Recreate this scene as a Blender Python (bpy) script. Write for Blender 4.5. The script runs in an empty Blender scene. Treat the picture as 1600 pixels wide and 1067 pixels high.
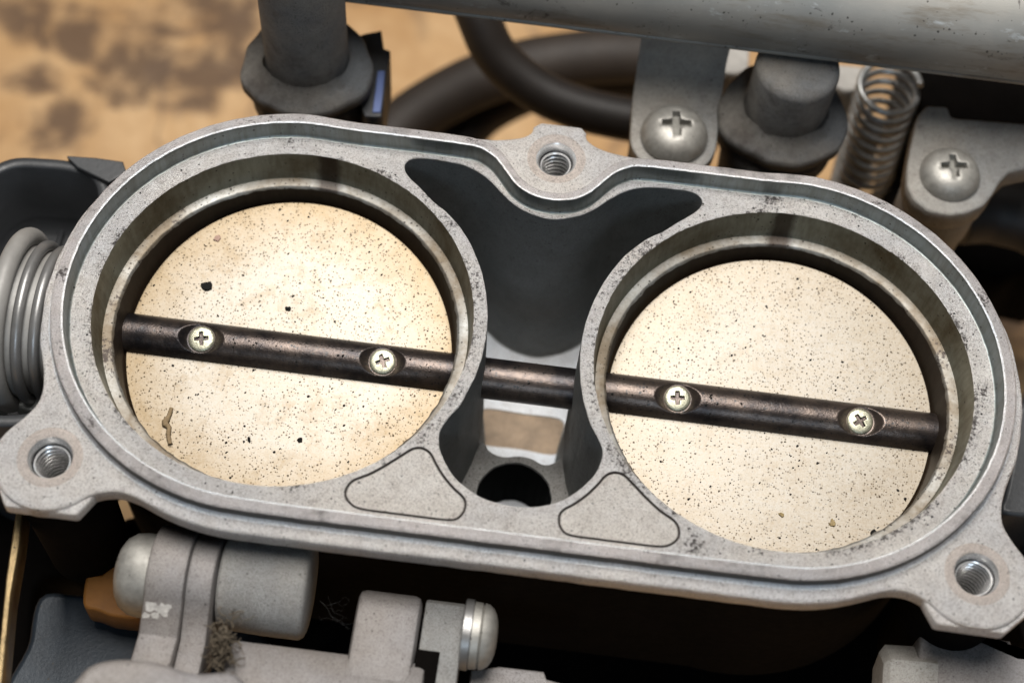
import bpy, bmesh, math, random
import numpy as np
from mathutils import Vector, Matrix, noise
from mathutils.geometry import delaunay_2d_cdt

# ------------------------------------------------------------------ camera, light, exposure (1 unit = 1 cm)
sc = bpy.context.scene
CAM = np.array([0.04271, -12.05012, 22.06435])
RX = np.array([[0.99224693, 0.11518011, 0.04668586],
               [0.12347142, -0.87074663, -0.47597807],
               [-0.01417165, 0.47805214, -0.87821712]])   # rows: right, down, forward
FPX = 2677.6854
cd = bpy.data.cameras.new('camera'); cam = bpy.data.objects.new('camera', cd)
sc.collection.objects.link(cam); sc.camera = cam
m = Matrix.Identity(4)
for i in range(3):
    m[i][0] = RX[0][i]; m[i][1] = -RX[1][i]; m[i][2] = -RX[2][i]; m[i][3] = CAM[i]
cam.matrix_world = m
cd.sensor_width = 36; cd.lens = FPX / 1600 * 36
cd.clip_start = 0.5; cd.clip_end = 500
cd.dof.use_dof = True; cd.dof.focus_distance = 25.6; cd.dof.aperture_fstop = 0.135

w = bpy.data.worlds.new('World'); sc.world = w; w.use_nodes = True
w.node_tree.nodes['Background'].inputs[0].default_value = (0.62, 0.72, 0.85, 1)
w.node_tree.nodes['Background'].inputs[1].default_value = 0.035

def area(name, loc, target, size, power, col, sy=None):
    l = bpy.data.lights.new(name, 'AREA'); l.energy = power; l.color = col
    l.size = size
    if sy: l.shape = 'RECTANGLE'; l.size_y = sy
    o = bpy.data.objects.new(name, l); sc.collection.objects.link(o); o.location = loc
    o.rotation_euler = (Vector(target) - Vector(loc)).to_track_quat('-Z', 'Y').to_euler()
    return o
area('flash_lamp', (-2.5, 10, 47), (0, 0, 0), 22, 43000, (1.0, 0.965, 0.92), 32)
area('window_lamp', (6, -50, 34), (0, 0, 0), 15, 6500, (0.68, 0.84, 1.0))
sc.view_settings.view_transform = 'Standard'; sc.view_settings.look = 'None'
sc.view_settings.exposure = 0; sc.view_settings.gamma = 1
sc.render.engine = 'CYCLES'; sc.cycles.max_bounces = 8
sc.cycles.use_denoising = True

# ------------------------------------------------------------------ helpers
C = sc.collection
def at(px, py, z):
    d = RX.T @ np.array([(px - 800) / FPX, (py - 533.5) / FPX, 1.0])
    t = (z - CAM[2]) / d[2]; q = CAM + t * d
    return Vector(q)

def tag(o, label=None, cat=None, group=None, kind=None):
    if label: o['label'] = label
    if cat: o['category'] = cat
    if group: o['group'] = group
    if kind: o['kind'] = kind
    return o
def thing(name, label, cat, loc=(0, 0, 0), group=None):
    o = bpy.data.objects.new(name, None); C.objects.link(o); o.location = loc
    o.empty_display_size = 0.5
    return tag(o, label, cat, group)

class MB:
    def __init__(s): s.v = []; s.f = []; s.sm = []
    def add(s, vs, fs, smooth=True):
        b = len(s.v); s.v += [tuple(p) for p in vs]
        s.f += [tuple(i + b for i in f) for f in fs]; s.sm += [smooth] * len(fs)
    def loft(s, rings, closed=True, smooth=True, flip=False):
        n = len(rings[0]); vs = [p for r in rings for p in r]; fs = []
        for k in range(len(rings) - 1):
            for i in range(n if closed else n - 1):
                j = (i + 1) % n
                f = (k * n + i, k * n + j, (k + 1) * n + j, (k + 1) * n + i)
                fs.append(f[::-1] if flip else f)
        s.add(vs, fs, smooth)
    def cap(s, ring, smooth=False, flip=False):
        f = tuple(range(len(ring))); s.add(ring, [f[::-1] if flip else f], smooth)
    def tri(s, loops, z, outer, holes, smooth=False, zf=None, extra=()):
        """flat region bounded by outer loop minus holes (2D lists); z or zf(x,y)"""
        vs = []; es = []
        for L in loops:
            b = len(vs); vs += [Vector((p[0], p[1])) for p in L]; n = len(L)
            es += [(b + i, b + (i + 1) % n) for i in range(n)]
        vs += [Vector(p) for p in extra]
        ov, oe, of, *_ = delaunay_2d_cdt(vs, es, [], 0, 1e-6)
        out = []
        O = np.array([(p[0], p[1]) for p in outer]); HS = [np.array([(p[0], p[1]) for p in h]) for h in holes]
        cen = np.array([[sum(ov[i][k] for i in f) / len(f) for k in (0, 1)] for f in of])
        ok = inside(cen, O)
        for h in HS: ok &= ~inside(cen, h)
        fs = []
        for f, k in zip(of, ok):
            if not k: continue
            a, b, c = ov[f[0]], ov[f[1]], ov[f[2]]
            cr = (b[0]-a[0])*(c[1]-a[1]) - (b[1]-a[1])*(c[0]-a[0])
            fs.append(tuple(f) if cr > 0 else tuple(f[::-1]))
        s.add([(p[0], p[1], zf(p[0], p[1]) if zf else z) for p in ov], fs, smooth)
    def xform(s, M):
        s.v = [tuple(M @ Vector(p)) for p in s.v]; return s
    def build(s, name, mat, parent=None, loc=None, angle=None):
        me = bpy.data.meshes.new(name)
        o = bpy.data.objects.new(name, me); C.objects.link(o)
        off = Vector((0, 0, 0))
        if parent is not None:
            o.parent = parent
            off = Vector(parent.get('_o', parent.location[:]))
            o['_o'] = off[:]
        elif loc is not None:
            off = Vector(loc); o.location = off
        me.from_pydata([(p[0]-off[0], p[1]-off[1], p[2]-off[2]) for p in s.v], [], s.f)
        me.polygons.foreach_set('use_smooth', s.sm)
        me.materials.append(mat)
        bm = bmesh.new(); bm.from_mesh(me)
        bmesh.ops.remove_doubles(bm, verts=bm.verts, dist=1e-4)
        lv = [v for v in bm.verts if not v.link_faces]
        bmesh.ops.delete(bm, geom=lv, context='VERTS')
        if angle is not None:
            bmesh.ops.recalc_face_normals(bm, faces=bm.faces)
        bm.to_mesh(me); bm.free()
        if angle is not None:
            me.shade_smooth() if hasattr(me, 'shade_smooth') else None
            me.set_sharp_from_angle(angle=math.radians(angle))
        me.update(); return o

def inside(P, poly):
    x, y = P[:, 0], P[:, 1]; r = np.zeros(len(P), bool)
    n = len(poly); j = n - 1
    for i in range(n):
        xi, yi = poly[i]; xj, yj = poly[j]
        c = ((yi > y) != (yj > y))
        with np.errstate(divide='ignore', invalid='ignore'):
            r ^= c & (x < (xj - xi) * (y - yi) / ((yj - yi) if yj != yi else 1e-12) + xi)
        j = i
    return r

def catmull(pts, n, closed=True):
    P = [np.array(p, float) for p in pts]; out = []
    N = len(P); segs = N if closed else N - 1
    for i in range(segs):
        g = (lambda k: P[k % N]) if closed else (lambda k: P[min(max(k, 0), N - 1)])
        p0, p1, p2, p3 = g(i-1), g(i), g(i+1), g(i+2)
        for k in range(12):
            t = k / 12
            out.append(0.5*((2*p1)+(-p0+p2)*t+(2*p0-5*p1+4*p2-p3)*t*t+(-p0+3*p1-3*p2+p3)*t**3))
    if not closed: out.append(P[-1])
    A = np.array(out)
    if closed: A = np.vstack([A, A[:1]])
    d = np.r_[0, np.cumsum(np.hypot(*np.diff(A, axis=0)[:, :2].T))] if A.shape[1] == 2 else np.r_[0, np.cumsum(np.linalg.norm(np.diff(A, axis=0), axis=1))]
    u = np.linspace(0, d[-1], n + 1)[:n] if closed else np.linspace(0, d[-1], n)
    return np.array([np.interp(u, d, A[:, k]) for k in range(A.shape[1])]).T
def mirror(half, n):
    """half: points from back centre clockwise (x>=0) to front centre -> counter-clockwise closed loop of n points"""
    L = [p for p in half] + [(-p[0], p[1]) for p in half[::-1] if abs(p[0]) > 1e-6]
    return catmull(L, n)[::-1]
def offs(L, d):
    """offset a ccw loop outward by d"""
    t = np.roll(L, -1, 0) - np.roll(L, 1, 0); t /= np.linalg.norm(t, axis=1)[:, None] + 1e-12
    return L + d * np.c_[t[:, 1], -t[:, 0]]
def Z(L, z): return [(p[0], p[1], z) for p in L]
def arcpts(cx, cy, r, a0, a1, n):
    return [(cx + r*math.cos(math.radians(a0+(a1-a0)*i/(n-1))), cy + r*math.sin(math.radians(a0+(a1-a0)*i/(n-1)))) for i in range(n)]
def circ(cx, cy, r, n=96, jag=0, seed=0):
    L = []
    for i in range(n):
        a = 2*math.pi*i/n; rr = r + (jag*noise.noise(Vector((math.cos(a)*r*9, math.sin(a)*r*9, seed))) if jag else 0)
        L.append((cx + rr*math.cos(a), cy + rr*math.sin(a)))
    return np.array(L)
def lathe(mb, prof, cx=0, cy=0, n=64, M=None, closed_top=False, closed_bot=False, rfun=None):
    """profile (r,z) list about the z axis through cx,cy"""
    rings = []
    for r, z in prof:
        rings.append([(cx + (r*(rfun(a) if rfun else 1))*math.cos(a), cy + (r*(rfun(a) if rfun else 1))*math.sin(a), z) for a in [2*math.pi*i/n for i in range(n)]])
    if M: rings = [[tuple(M @ Vector(p)) for p in R] for R in rings]
    mb.loft(rings)
    if closed_bot: mb.cap(rings[0], flip=True)
    if closed_top: mb.cap(rings[-1])
def tube(mb, path, r, n=16, caps=True):
    P = [Vector(p) for p in path]; rings = []
    up = Vector((0.1, 0.2, 1)).normalized()
    T0 = (P[1]-P[0]).normalized(); N = T0.cross(up).normalized()
    for i, p in enumerate(P):
        T = (P[min(i+1, len(P)-1)] - P[max(i-1, 0)]).normalized()
        N = (N - T*N.dot(T)).normalized(); B = T.cross(N)
        rr = r[i] if isinstance(r, (list, tuple)) else r
        rings.append([tuple(p + rr*(math.cos(a)*N + math.sin(a)*B)) for a in [2*math.pi*k/n for k in range(n)]])
    mb.loft(rings)
    if caps: mb.cap(rings[0], flip=True); mb.cap(rings[-1])
def prism(mb, L, z0, z1, bev=0.04, M=None, botcap=True):
    """extruded ccw outline with a rounded upper edge"""
    L = np.array(L, float); rings = [Z(L, z0)]
    for k in range(4):
        a = math.pi/2*k/3
        rings.append(Z(offs(L, -bev*(1-math.cos(a))), z1 - bev*(1-math.sin(a))))
    if M: rings = [[tuple(M @ Vector(p)) for p in R] for R in rings]
    mb.loft(rings); mb.cap(rings[-1])
    if botcap: mb.cap(rings[0], flip=True)
def MX(cx, cy, cz):
    """maps local (x,y,z) so local z runs along world +x, local x -> world y, local y -> world z"""
    return Matrix(((0, 0, 1, cx), (1, 0, 0, cy), (0, 1, 0, cz), (0, 0, 0, 1)))
def screw_head(mb, r, h, prof, cl, cw, cdp, rot=0, n=48, under=0.1):
    """cross recess head: prof(rho)->z ; cl/cw length & width of the cross, cdp its depth"""
    c, s = math.cos(rot), math.sin(rot)
    cr = [(cw, cl), (-cw, cl), (-cw, cw), (-cl, cw), (-cl, -cw), (-cw, -cw), (-cw, -cl), (cw, -cl), (cw, -cw), (cl, -cw), (cl, cw), (cw, cw)]
    cr = [(x*c - y*s, x*s + y*c) for x, y in cr]
    O = circ(0, 0, r, n)
    ex = []
    for q in (0.15, 0.3, 0.45, 0.6, 0.75, 0.87, 0.95):
        for p in circ(0, 0, r*q, 28):
            if not inside(np.array([p]), np.array(offs(np.array(cr), 0.01)))[0]: ex.append((p[0], p[1]))
    zf = lambda x, y: prof(min(1, math.hypot(x, y)/r))
    mb.tri([O, cr], 0, O, [cr], smooth=True, zf=zf, extra=ex)
    sh = [(x*0.55, y*0.55) for x, y in cr]
    top = [(x, y, zf(x, y)) for x, y in cr]
    mb.loft([top, [(x*0.9, y*0.9, prof(0) - cdp*0.75) for x, y in cr]], smooth=False)
    mb.cap([(x*0.9, y*0.9, prof(0) - cdp*0.75) for x, y in cr])
    mb.loft([[(p[0], p[1], prof(1) - under) for p in O], [(p[0], p[1], prof(1)) for p in O]], smooth=True)

# ------------------------------------------------------------------ materials
def mat(name): 
    M = bpy.data.materials.new(name); M.use_nodes = True
    nt = M.node_tree; nt.nodes.clear()
    out = nt.nodes.new('ShaderNodeOutputMaterial'); b = nt.nodes.new('ShaderNodeBsdfPrincipled')
    nt.links.new(b.outputs[0], out.inputs[0])
    return M, N(nt, b)
class N:
    def __init__(s, nt, b): s.nt = nt; s.b = b; s.tc = None; s.seed = 0
    def n(s, t): return s.nt.nodes.new(t)
    def l(s, a, b): s.nt.links.new(a, b)
    def co(s, kind='Object', scale=None, loc=None):
        if not s.tc: s.tc = s.n('ShaderNodeTexCoord')
        o = s.tc.outputs[kind]
        if scale or loc:
            mp = s.n('ShaderNodeMapping'); s.l(o, mp.inputs[0])
            if scale: mp.inputs['Scale'].default_value = scale
            if loc: mp.inputs['Location'].default_value = loc
            o = mp.outputs[0]
        return o
    def noise(s, sc_, det=4, rough=0.6, dist=0, co=None, lac=2.0):
        x = s.n('ShaderNodeTexNoise'); x.inputs['Scale'].default_value = sc_; x.inputs['Detail'].default_value = det
        x.inputs['Roughness'].default_value = rough; x.inputs['Distortion'].default_value = dist
        s.seed += 7.3
        s.l(co or s.co(loc=(s.seed, s.seed*0.7, s.seed*1.3)), x.inputs['Vector']); return x.outputs['Fac']
    def vor(s, sc_, rnd=1, co=None, feat='F1'):
        x = s.n('ShaderNodeTexVoronoi'); x.inputs['Scale'].default_value = sc_; x.inputs['Randomness'].default_value = rnd
        x.feature = feat
        s.seed += 3.1
        s.l(co or s.co(loc=(s.seed, s.seed*0.7, s.seed*1.3)), x.inputs['Vector']); return x
    def ramp(s, f, *stops):
        x = s.n('ShaderNodeValToRGB'); s.l(f, x.inputs[0]); e = x.color_ramp.elements
        while len(e) < len(stops): e.new(0.5)
        for k, (p, c) in zip(e, stops):
            k.position = p; k.color = (c, c, c, 1) if isinstance(c, (int, float)) else (*c, 1)
        return x.outputs[0]
    def mix(s, f, a, b, mode='MIX'):
        x = s.n('ShaderNodeMix'); x.data_type = 'RGBA'; x.blend_type = mode
        for v, i in ((f, 0), (a, 6), (b, 7)):
            if hasattr(v, 'links'): s.l(v, x.inputs[i])
            elif i == 0: x.inputs[0].default_value = v
            else: x.inputs[i].default_value = (*v, 1) if not isinstance(v, (int, float)) else (v, v, v, 1)
        return x.outputs[2]
    def math(s, op, a, b=None, c=None, clamp=False):
        x = s.n('ShaderNodeMath'); x.operation = op; x.use_clamp = clamp
        for v, i in ((a, 0), (b, 1), (c, 2)):
            if v is None: continue
            if hasattr(v, 'links'): s.l(v, x.inputs[i])
            else: x.inputs[i].default_value = v
        return x.outputs[0]
    def sep(s, v):
        x = s.n('ShaderNodeSeparateXYZ'); s.l(v, x.inputs[0]); return x.outputs
    def bump(s, h, st=0.3, d=0.02, prev=None):
        x = s.n('ShaderNodeBump'); x.inputs['Strength'].default_value = st; x.inputs['Distance'].default_value = d
        s.l(h, x.inputs['Height'])
        if prev: s.l(prev, x.inputs['Normal'])
        return x.outputs[0]
    def specks(s, scale, rmax, dens=1.0):
        """round-ish specks with a random radius per cell; returns 0..1 mask"""
        v = s.vor(scale); r = s.sep(v.outputs['Color'])
        nz = s.noise(scale*2.5, 2)
        d = s.math('ADD', v.outputs['Distance'], s.math('MULTIPLY', s.math('SUBTRACT', nz, 0.5), rmax*1.6))
        rad = s.math('MULTIPLY', s.math('POWER', r[0], 1.6), rmax)
        k = s.math('SUBTRACT', rad, d)
        m_ = s.math('MULTIPLY', k, 14/rmax*0.3, clamp=True)
        on = s.math('LESS_THAN', r[1], dens)
        return s.math('MULTIPLY', m_, on)
    def set(s, **kw):
        names = {'col': 'Base Color', 'metal': 'Metallic', 'rough': 'Roughness', 'normal': 'Normal', 'spec': 'Specular IOR Level', 'coat': 'Coat Weight'}
        for k, v in kw.items():
            i = s.b.inputs[names[k]]
            if hasattr(v, 'links'): s.l(v, i)
            elif k == 'col': i.default_value = (*v, 1)
            else: i.default_value = v

def cast_alu(name, col=(0.50, 0.475, 0.455), dirt=0.5, metal=0.55, rough=0.5, grain=0.35, dcol=(0.05, 0.04, 0.035), speck=0.6, tint=(0.42, 0.46, 0.50)):
    if metal > 0.59 and tint == (0.42, 0.46, 0.50): tint = (0.74, 0.73, 0.73)
    M, g = mat(name)
    big = g.noise(0.5, 4, 0.6); mid = g.noise(4, 5, 0.65); fine = g.noise(50, 3, 0.8)
    c = g.mix(g.ramp(big, (0.38, 0), (0.62, 1)), col, tint)
    c = g.mix(g.ramp(mid, (0.40, 0), (0.72, 0.7)), c, g.mix(1, c, (0.80, 0.77, 0.75), 'MULTIPLY'))
    c = g.mix(g.ramp(fine, (0.37, 1.0), (0.52, 0)), c, g.mix(1, c, (0.54, 0.51, 0.50), 'MULTIPLY'))
    c = g.mix(g.ramp(g.noise(11, 4, 0.75), (0.58, 0), (0.70, 0.55)), c, g.mix(1, c, (0.5, 0.46, 0.45), 'MULTIPLY'))
    dm = g.ramp(g.math('ADD', g.math('MULTIPLY', g.noise(1.1, 6, 0.75), 0.8), g.math('MULTIPLY', fine, 0.25)), (0.70 - 0.16*dirt, 0), (0.82 - 0.12*dirt, 0.75))
    c = g.mix(dm, c, dcol)
    sp = g.specks(7, 0.14, speck); sp2 = g.specks(20, 0.34, speck)
    c = g.mix(g.math('MULTIPLY', g.math('MAXIMUM', sp, g.math('MULTIPLY', sp2, 0.8)), 0.85), c, (0.03, 0.025, 0.022))
    r = g.mix(fine, rough - 0.12, rough + 0.16)
    b = g.bump(fine, min(1, grain*2.6), 0.03); b = g.bump(mid, 0.15, 0.05, b)
    g.set(col=c, metal=metal, rough=r, normal=b)
    return M

def machined(name, col=(0.62, 0.60, 0.57), rough=0.3, metal=0.9, dcol=(0.16, 0.10, 0.04), dirt=0.5, spk=0.5):
    """turned metal: fine marks run round the bore (radial object coords not needed: vertical streaks come from noise squeezed in z)"""
    M, g = mat(name)
    st = g.noise(14, 3, 0.6, co=g.co(scale=(1, 1, 0.12))); rings = g.noise(30, 2, 0.5, co=g.co(scale=(0.15, 0.15, 3)))
    pat = g.noise(0.9, 5, 0.65)
    c = g.mix(g.ramp(pat, (0.5 - 0.2*dirt, 0), (0.85 - 0.25*dirt, 0.85)), col, dcol)
    c = g.mix(g.ramp(st, (0.4, 0), (0.7, 0.5)), c, g.mix(1, c, (0.55, 0.5, 0.42), 'MULTIPLY'))
    sp = g.math('MAXIMUM', g.specks(9, 0.22, spk*0.8), g.specks(18, 0.3, spk))
    c = g.mix(g.math('MULTIPLY', sp, 0.85), c, (0.02, 0.016, 0.012))
    g.set(col=c, metal=metal, rough=g.mix(pat, rough, rough + 0.25), normal=g.bump(rings, 0.15, 0.01, g.bump(st, 0.12, 0.01)))
    return M

def simple(name, col, rough=0.5, metal=0.0, var=0.25, sc_=6, bump=0.2, speck=0.0, spec=0.5):
    M, g = mat(name)
    a = g.noise(sc_, 5, 0.65); b = g.noise(sc_*7, 3, 0.6)
    c = g.mix(g.ramp(a, (0.3, 0), (0.7, 1)), col, g.mix(1, col, (1-var,)*3, 'MULTIPLY'))
    if speck: c = g.mix(g.math('MULTIPLY', g.specks(8, 0.2, speck), 0.8), c, (0.03, 0.025, 0.02))
    g.set(col=c, metal=metal, rough=g.mix(b, max(0.05, rough-0.1), rough+0.12), normal=g.bump(b, bump, 0.015), spec=spec)
    return M

HOUS = cast_alu('cast_aluminium_top', (0.86, 0.825, 0.785), dirt=0.3, metal=0.6, rough=0.36, speck=0.55)
RIMM = cast_alu('cast_aluminium_rim', (0.78, 0.735, 0.72), dirt=0.95, metal=0.61, rough=0.38, speck=0.35, tint=(0.62, 0.60, 0.60))
INNERSHADE = machined('shade_toned_rim_wall', (0.23, 0.26, 0.26), 0.30, 0.85, (0.20, 0.20, 0.18), 0.4, 0.35)  # dark teal base colour carries the shade on the inner rim wall
OUTERSHADE = cast_alu('shade_toned_outer_wall', (0.15, 0.14, 0.125), dirt=0.5, metal=0.3, rough=0.6, speck=0.2, tint=(0.12, 0.12, 0.115))  # shade on the outer rim wall put into a dark base colour
FILLET = cast_alu('clean_fillet', (0.80, 0.80, 0.80), dirt=0.35, metal=0.8, rough=0.38, speck=0.3, tint=(0.70, 0.74, 0.78), grain=0.2)
PADM = cast_alu('cast_aluminium_pad', (0.88, 0.84, 0.79), dirt=0.0, metal=0.65, rough=0.40, speck=0.6, tint=(0.80, 0.765, 0.72))
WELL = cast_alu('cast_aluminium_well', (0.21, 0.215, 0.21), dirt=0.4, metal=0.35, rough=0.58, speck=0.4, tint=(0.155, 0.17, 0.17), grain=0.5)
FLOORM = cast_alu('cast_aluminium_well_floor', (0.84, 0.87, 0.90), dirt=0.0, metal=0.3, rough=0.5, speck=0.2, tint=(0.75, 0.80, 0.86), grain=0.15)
BORE = machined('streaked_bore_wall', (0.27, 0.27, 0.22), 0.36, 0.75, (0.10, 0.07, 0.03), 0.6)
LEDGE = machined('speckled_bore_ledge', (0.34, 0.345, 0.335), 0.42, 0.65, (0.15, 0.11, 0.065), 0.9, 1.0)
LOWER = machined('shade_dark_lower_bore', (0.040, 0.030, 0.020), 0.5, 0.5, (0.03, 0.016, 0.008), 0.8)  # near-black colour carries the bore's shadow, with some brown oxide
THREAD = simple('bright_cut_thread', (0.80, 0.79, 0.78), 0.24, 0.55, 0.15, 12, 0.0)
ROOT = simple('shade_dark_thread_root', (0.03, 0.028, 0.03), 0.3, 0.3, 0.2, 12, 0.0)  # dark colour stands for the shade between thread crests
RINGM = cast_alu('machined_ring', (0.76, 0.68, 0.62), dirt=0.2, metal=0.6, rough=0.42, speck=0.3, tint=(0.66, 0.60, 0.56))
PAN = simple('zinc_screw', (0.42, 0.405, 0.37), 0.5, 0.5, 0.4, 5, 0.25, speck=0.35)
BRASSY = simple('pale_brass_screw', (0.50, 0.49, 0.37), 0.34, 0.75, 0.45, 12, 0.3, speck=0.4)
RECESSDARK = simple('dark_recess', (0.035, 0.034, 0.026), 0.6, 0.2, 0.4, 20, 0.3)  # darker colour for the faces of the cross recesses
RECESSGREY = simple('grey_recess', (0.30, 0.29, 0.26), 0.7, 0.2, 0.4, 12, 0.3)
def tint_recess(o, m):
    o.data.materials.append(m)
    for p in o.data.polygons:
        if not p.use_smooth: p.material_index = 1
DARKCAST = cast_alu('dusty_cast_collar', (0.24, 0.225, 0.20), dirt=1.0, metal=0.25, rough=0.62, speck=0.4, tint=(0.13, 0.14, 0.15), grain=0.5)
BRKT = cast_alu('dusty_zinc_bracket', (0.50, 0.48, 0.44), dirt=0.3, metal=0.35, rough=0.58, speck=0.2, tint=(0.36, 0.36, 0.35))
CHIPM = simple('bare_chip', (0.62, 0.60, 0.57), 0.6, 0.2, 0.5, 14, 0.8)
LEVER = cast_alu('dusty_linkage_casting', (0.27, 0.25, 0.235), dirt=0.3, metal=0.3, rough=0.52, speck=0.25, tint=(0.26, 0.25, 0.25), grain=0.15)
RAILM = cast_alu('worn_rail_aluminium', (0.82, 0.78, 0.71), dirt=0.7, metal=0.75, rough=0.32, speck=0.2, tint=(0.58, 0.58, 0.55), grain=0.12)
def rail_mat():
    M, g = mat('satin_rail_with_stains')
    big = g.noise(0.5, 5, 0.65); st = g.noise(2.2, 5, 0.7, co=g.co(scale=(0.22, 1, 1))); fine = g.noise(40, 3, 0.7)
    c = g.mix(g.ramp(big, (0.35, 0), (0.65, 1)), (0.36, 0.345, 0.315), (0.27, 0.27, 0.255))
    c = g.mix(g.ramp(st, (0.52, 0), (0.66, 0.75)), c, (0.20, 0.17, 0.13))
    c = g.mix(g.ramp(g.noise(1.4, 7, 0.8, 0.8), (0.60, 0), (0.66, 0.85)), c, (0.06, 0.05, 0.045))
    c = g.mix(g.ramp(g.noise(2.0, 6, 0.75, co=g.co(scale=(0.5, 1, 1), loc=(9, 3, 1))), (0.60, 0), (0.68, 0.5)), c, (0.66, 0.70, 0.72))
    c = g.mix(g.math('MULTIPLY', g.specks(12, 0.3, 0.5), 0.8), c, (0.04, 0.035, 0.03))
    g.set(col=c, metal=0.55, rough=g.mix(st, 0.48, 0.66), normal=g.bump(fine, 0.12, 0.01, g.bump(st, 0.1, 0.03))); return M
RAILM = rail_mat()
RUBBER = simple('black_rubber', (0.020, 0.015, 0.012), 0.55, 0, 0.3, 3, 0.1)
PLAST = simple('black_plastic', (0.035, 0.037, 0.04), 0.45, 0, 0.3, 2, 0.25)
DRING = simple('dull_grey_seal', (0.27, 0.26, 0.245), 0.5, 0.1, 0.2, 3, 0.1)
STEEL = simple('polished_steel_ring', (0.27, 0.265, 0.26), 0.36, 0.6, 0.2, 3, 0.1)
GALV = simple('galvanised_plate', (0.42, 0.43, 0.42), 0.45, 0.6, 0.45, 8, 0.5, speck=0.4)
GOLD = simple('yellow_zinc_strip', (0.36, 0.26, 0.13), 0.4, 0.7, 0.55, 5, 0.5, speck=0.5)
BLUEBLK = simple('blue_black_plate', (0.03, 0.04, 0.052), 0.45, 0.2, 0.3, 3, 0.3, speck=0.2)
SPRINGM = simple('spring_wire', (0.60, 0.60, 0.58), 0.30, 0.55, 0.5, 1.2, 0.05)
BLUECL = simple('blue_clip', (0.10, 0.14, 0.30), 0.4, 0, 0.2, 3, 0.1)
RUST = simple('tan_rusty_sheet', (0.36, 0.26, 0.17), 0.6, 0.1, 0.45, 3.0, 0.3, speck=0.3)
DARKB = simple('shade_black_casting', (0.003, 0.0022, 0.0018), 0.9, 0.0, 0.5, 1, 0.2, spec=0.06)  # deep shade below the flange put into a near-black colour

def dark_bands(M, base, cx):
    """one ragged dark vertical band down the back of each bore wall and ledge"""
    nt = M.node_tree; g = N(nt, [n for n in nt.nodes if n.type == 'BSDF_PRINCIPLED'][0])
    src = g.b.inputs['Base Color'].links[0].from_socket
    xyz = g.sep(g.co())
    back = g.math('GREATER_THAN', xyz[1], 0.5)
    tot = None
    for x0, wd in cx:
        d = g.math('ABSOLUTE', g.math('SUBTRACT', xyz[0], x0))
        k = g.ramp(g.math('ADD', d, g.math('MULTIPLY', g.math('SUBTRACT', g.noise(3, 5, 0.7), 0.5), 0.16)), (wd*0.6, 1), (wd*1.25, 0))
        tot = k if tot is None else g.math('MAXIMUM', tot, k)
    g.set(col=g.mix(g.math('MULTIPLY', g.math('MULTIPLY', tot, back), 0.8), src, (0.025, 0.012, 0.006)))
dark_bands(BORE, None, ((-3.50, 0.18), (3.62, 0.17)))
dark_bands(LEDGE, None, ((-3.50, 0.20), (3.62, 0.20)))

def grime(M, spots, band=True):
    """soot crust that has settled along the bore mouths and in a few smudges"""
    nt = M.node_tree; g = N(nt, [n for n in nt.nodes if n.type == 'BSDF_PRINCIPLED'][0]); g.seed = 50
    src = g.b.inputs['Base Color'].links[0].from_socket; xyz = g.sep(g.co())
    def rad(cx, cy):
        dx = g.math('SUBTRACT', xyz[0], cx); dy = g.math('SUBTRACT', xyz[1], cy)
        return g.math('SQRT', g.math('ADD', g.math('MULTIPLY', dx, dx), g.math('MULTIPLY', dy, dy)))
    tot = None
    if band:
        d = g.math('MINIMUM', rad(3.7, 0), rad(-3.7, 0))
        tot = g.math('MULTIPLY', g.ramp(g.math('MULTIPLY', d, 0.3), (0.845, 1), (0.91, 0)), g.ramp(g.noise(0.9, 3, 0.6), (0.42, 0.0), (0.60, 1)))
        # the thin walls either side of the well collect most of it
        tot = g.math('MAXIMUM', tot, g.math('MULTIPLY', g.math('LESS_THAN', g.math('ABSOLUTE', xyz[0]), 2.0), g.math('MULTIPLY', g.ramp(g.math('MULTIPLY', d, 0.3), (0.88, 0.85), (0.93, 0)), g.ramp(g.noise(1.6, 3), (0.3, 0.4), (0.6, 1)))))
    for cx, cy, r in spots:
        k = g.math('MULTIPLY', g.ramp(g.math('DIVIDE', rad(cx, cy), r*1.5), (0.1, 1), (1.0, 0)), g.ramp(g.noise(2.5, 4, 0.7), (0.35, 0.2), (0.6, 1))); tot = k if tot is None else g.math('MAXIMUM', tot, k)
    gr = g.noise(16, 4, 0.8)
    thr = g.math('SUBTRACT', 0.75, g.math('MULTIPLY', tot, 0.325))
    m_ = g.math('MULTIPLY', g.math('SUBTRACT', gr, thr), 9, clamp=True)
    g.set(col=g.mix(g.math('MULTIPLY', g.math('MULTIPLY', m_, g.math('GREATER_THAN', tot, 0.01)), 0.9), src, (0.035, 0.026, 0.024)))
grime(HOUS, [(3.35, 3.02, 0.45), (4.75, 2.85, 0.25), (-4.1, 2.98, 0.25), (1.9, -2.3, 0.35), (1.6, -2.05, 0.25), (2.6, -2.85, 0.4), (6.15, -0.4, 0.3), (6.6, 0.1, 0.35), (6.72, 0.7, 0.3)])
grime(RIMM, [(-6.45, -1.3, 0.6), (-5.9, -2.1, 0.7), (-5.2, -2.8, 0.5), (-4.5, 2.95, 0.6), (6.6, 1.5, 0.5), (-1.3, 3.1, 0.3), (5.0, 2.9, 0.4), (-6.9, 0, 0.3)], band=False)
grime(LEDGE, [(-6.3, 0.6, 1.0), (-6.2, -0.8, 1.0), (-5.7, 1.8, 0.7), (6.2, 0.9, 0.8), (6.2, -0.8, 1.2), (-1.5, 1.3, 0.5)], band=False)

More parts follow.
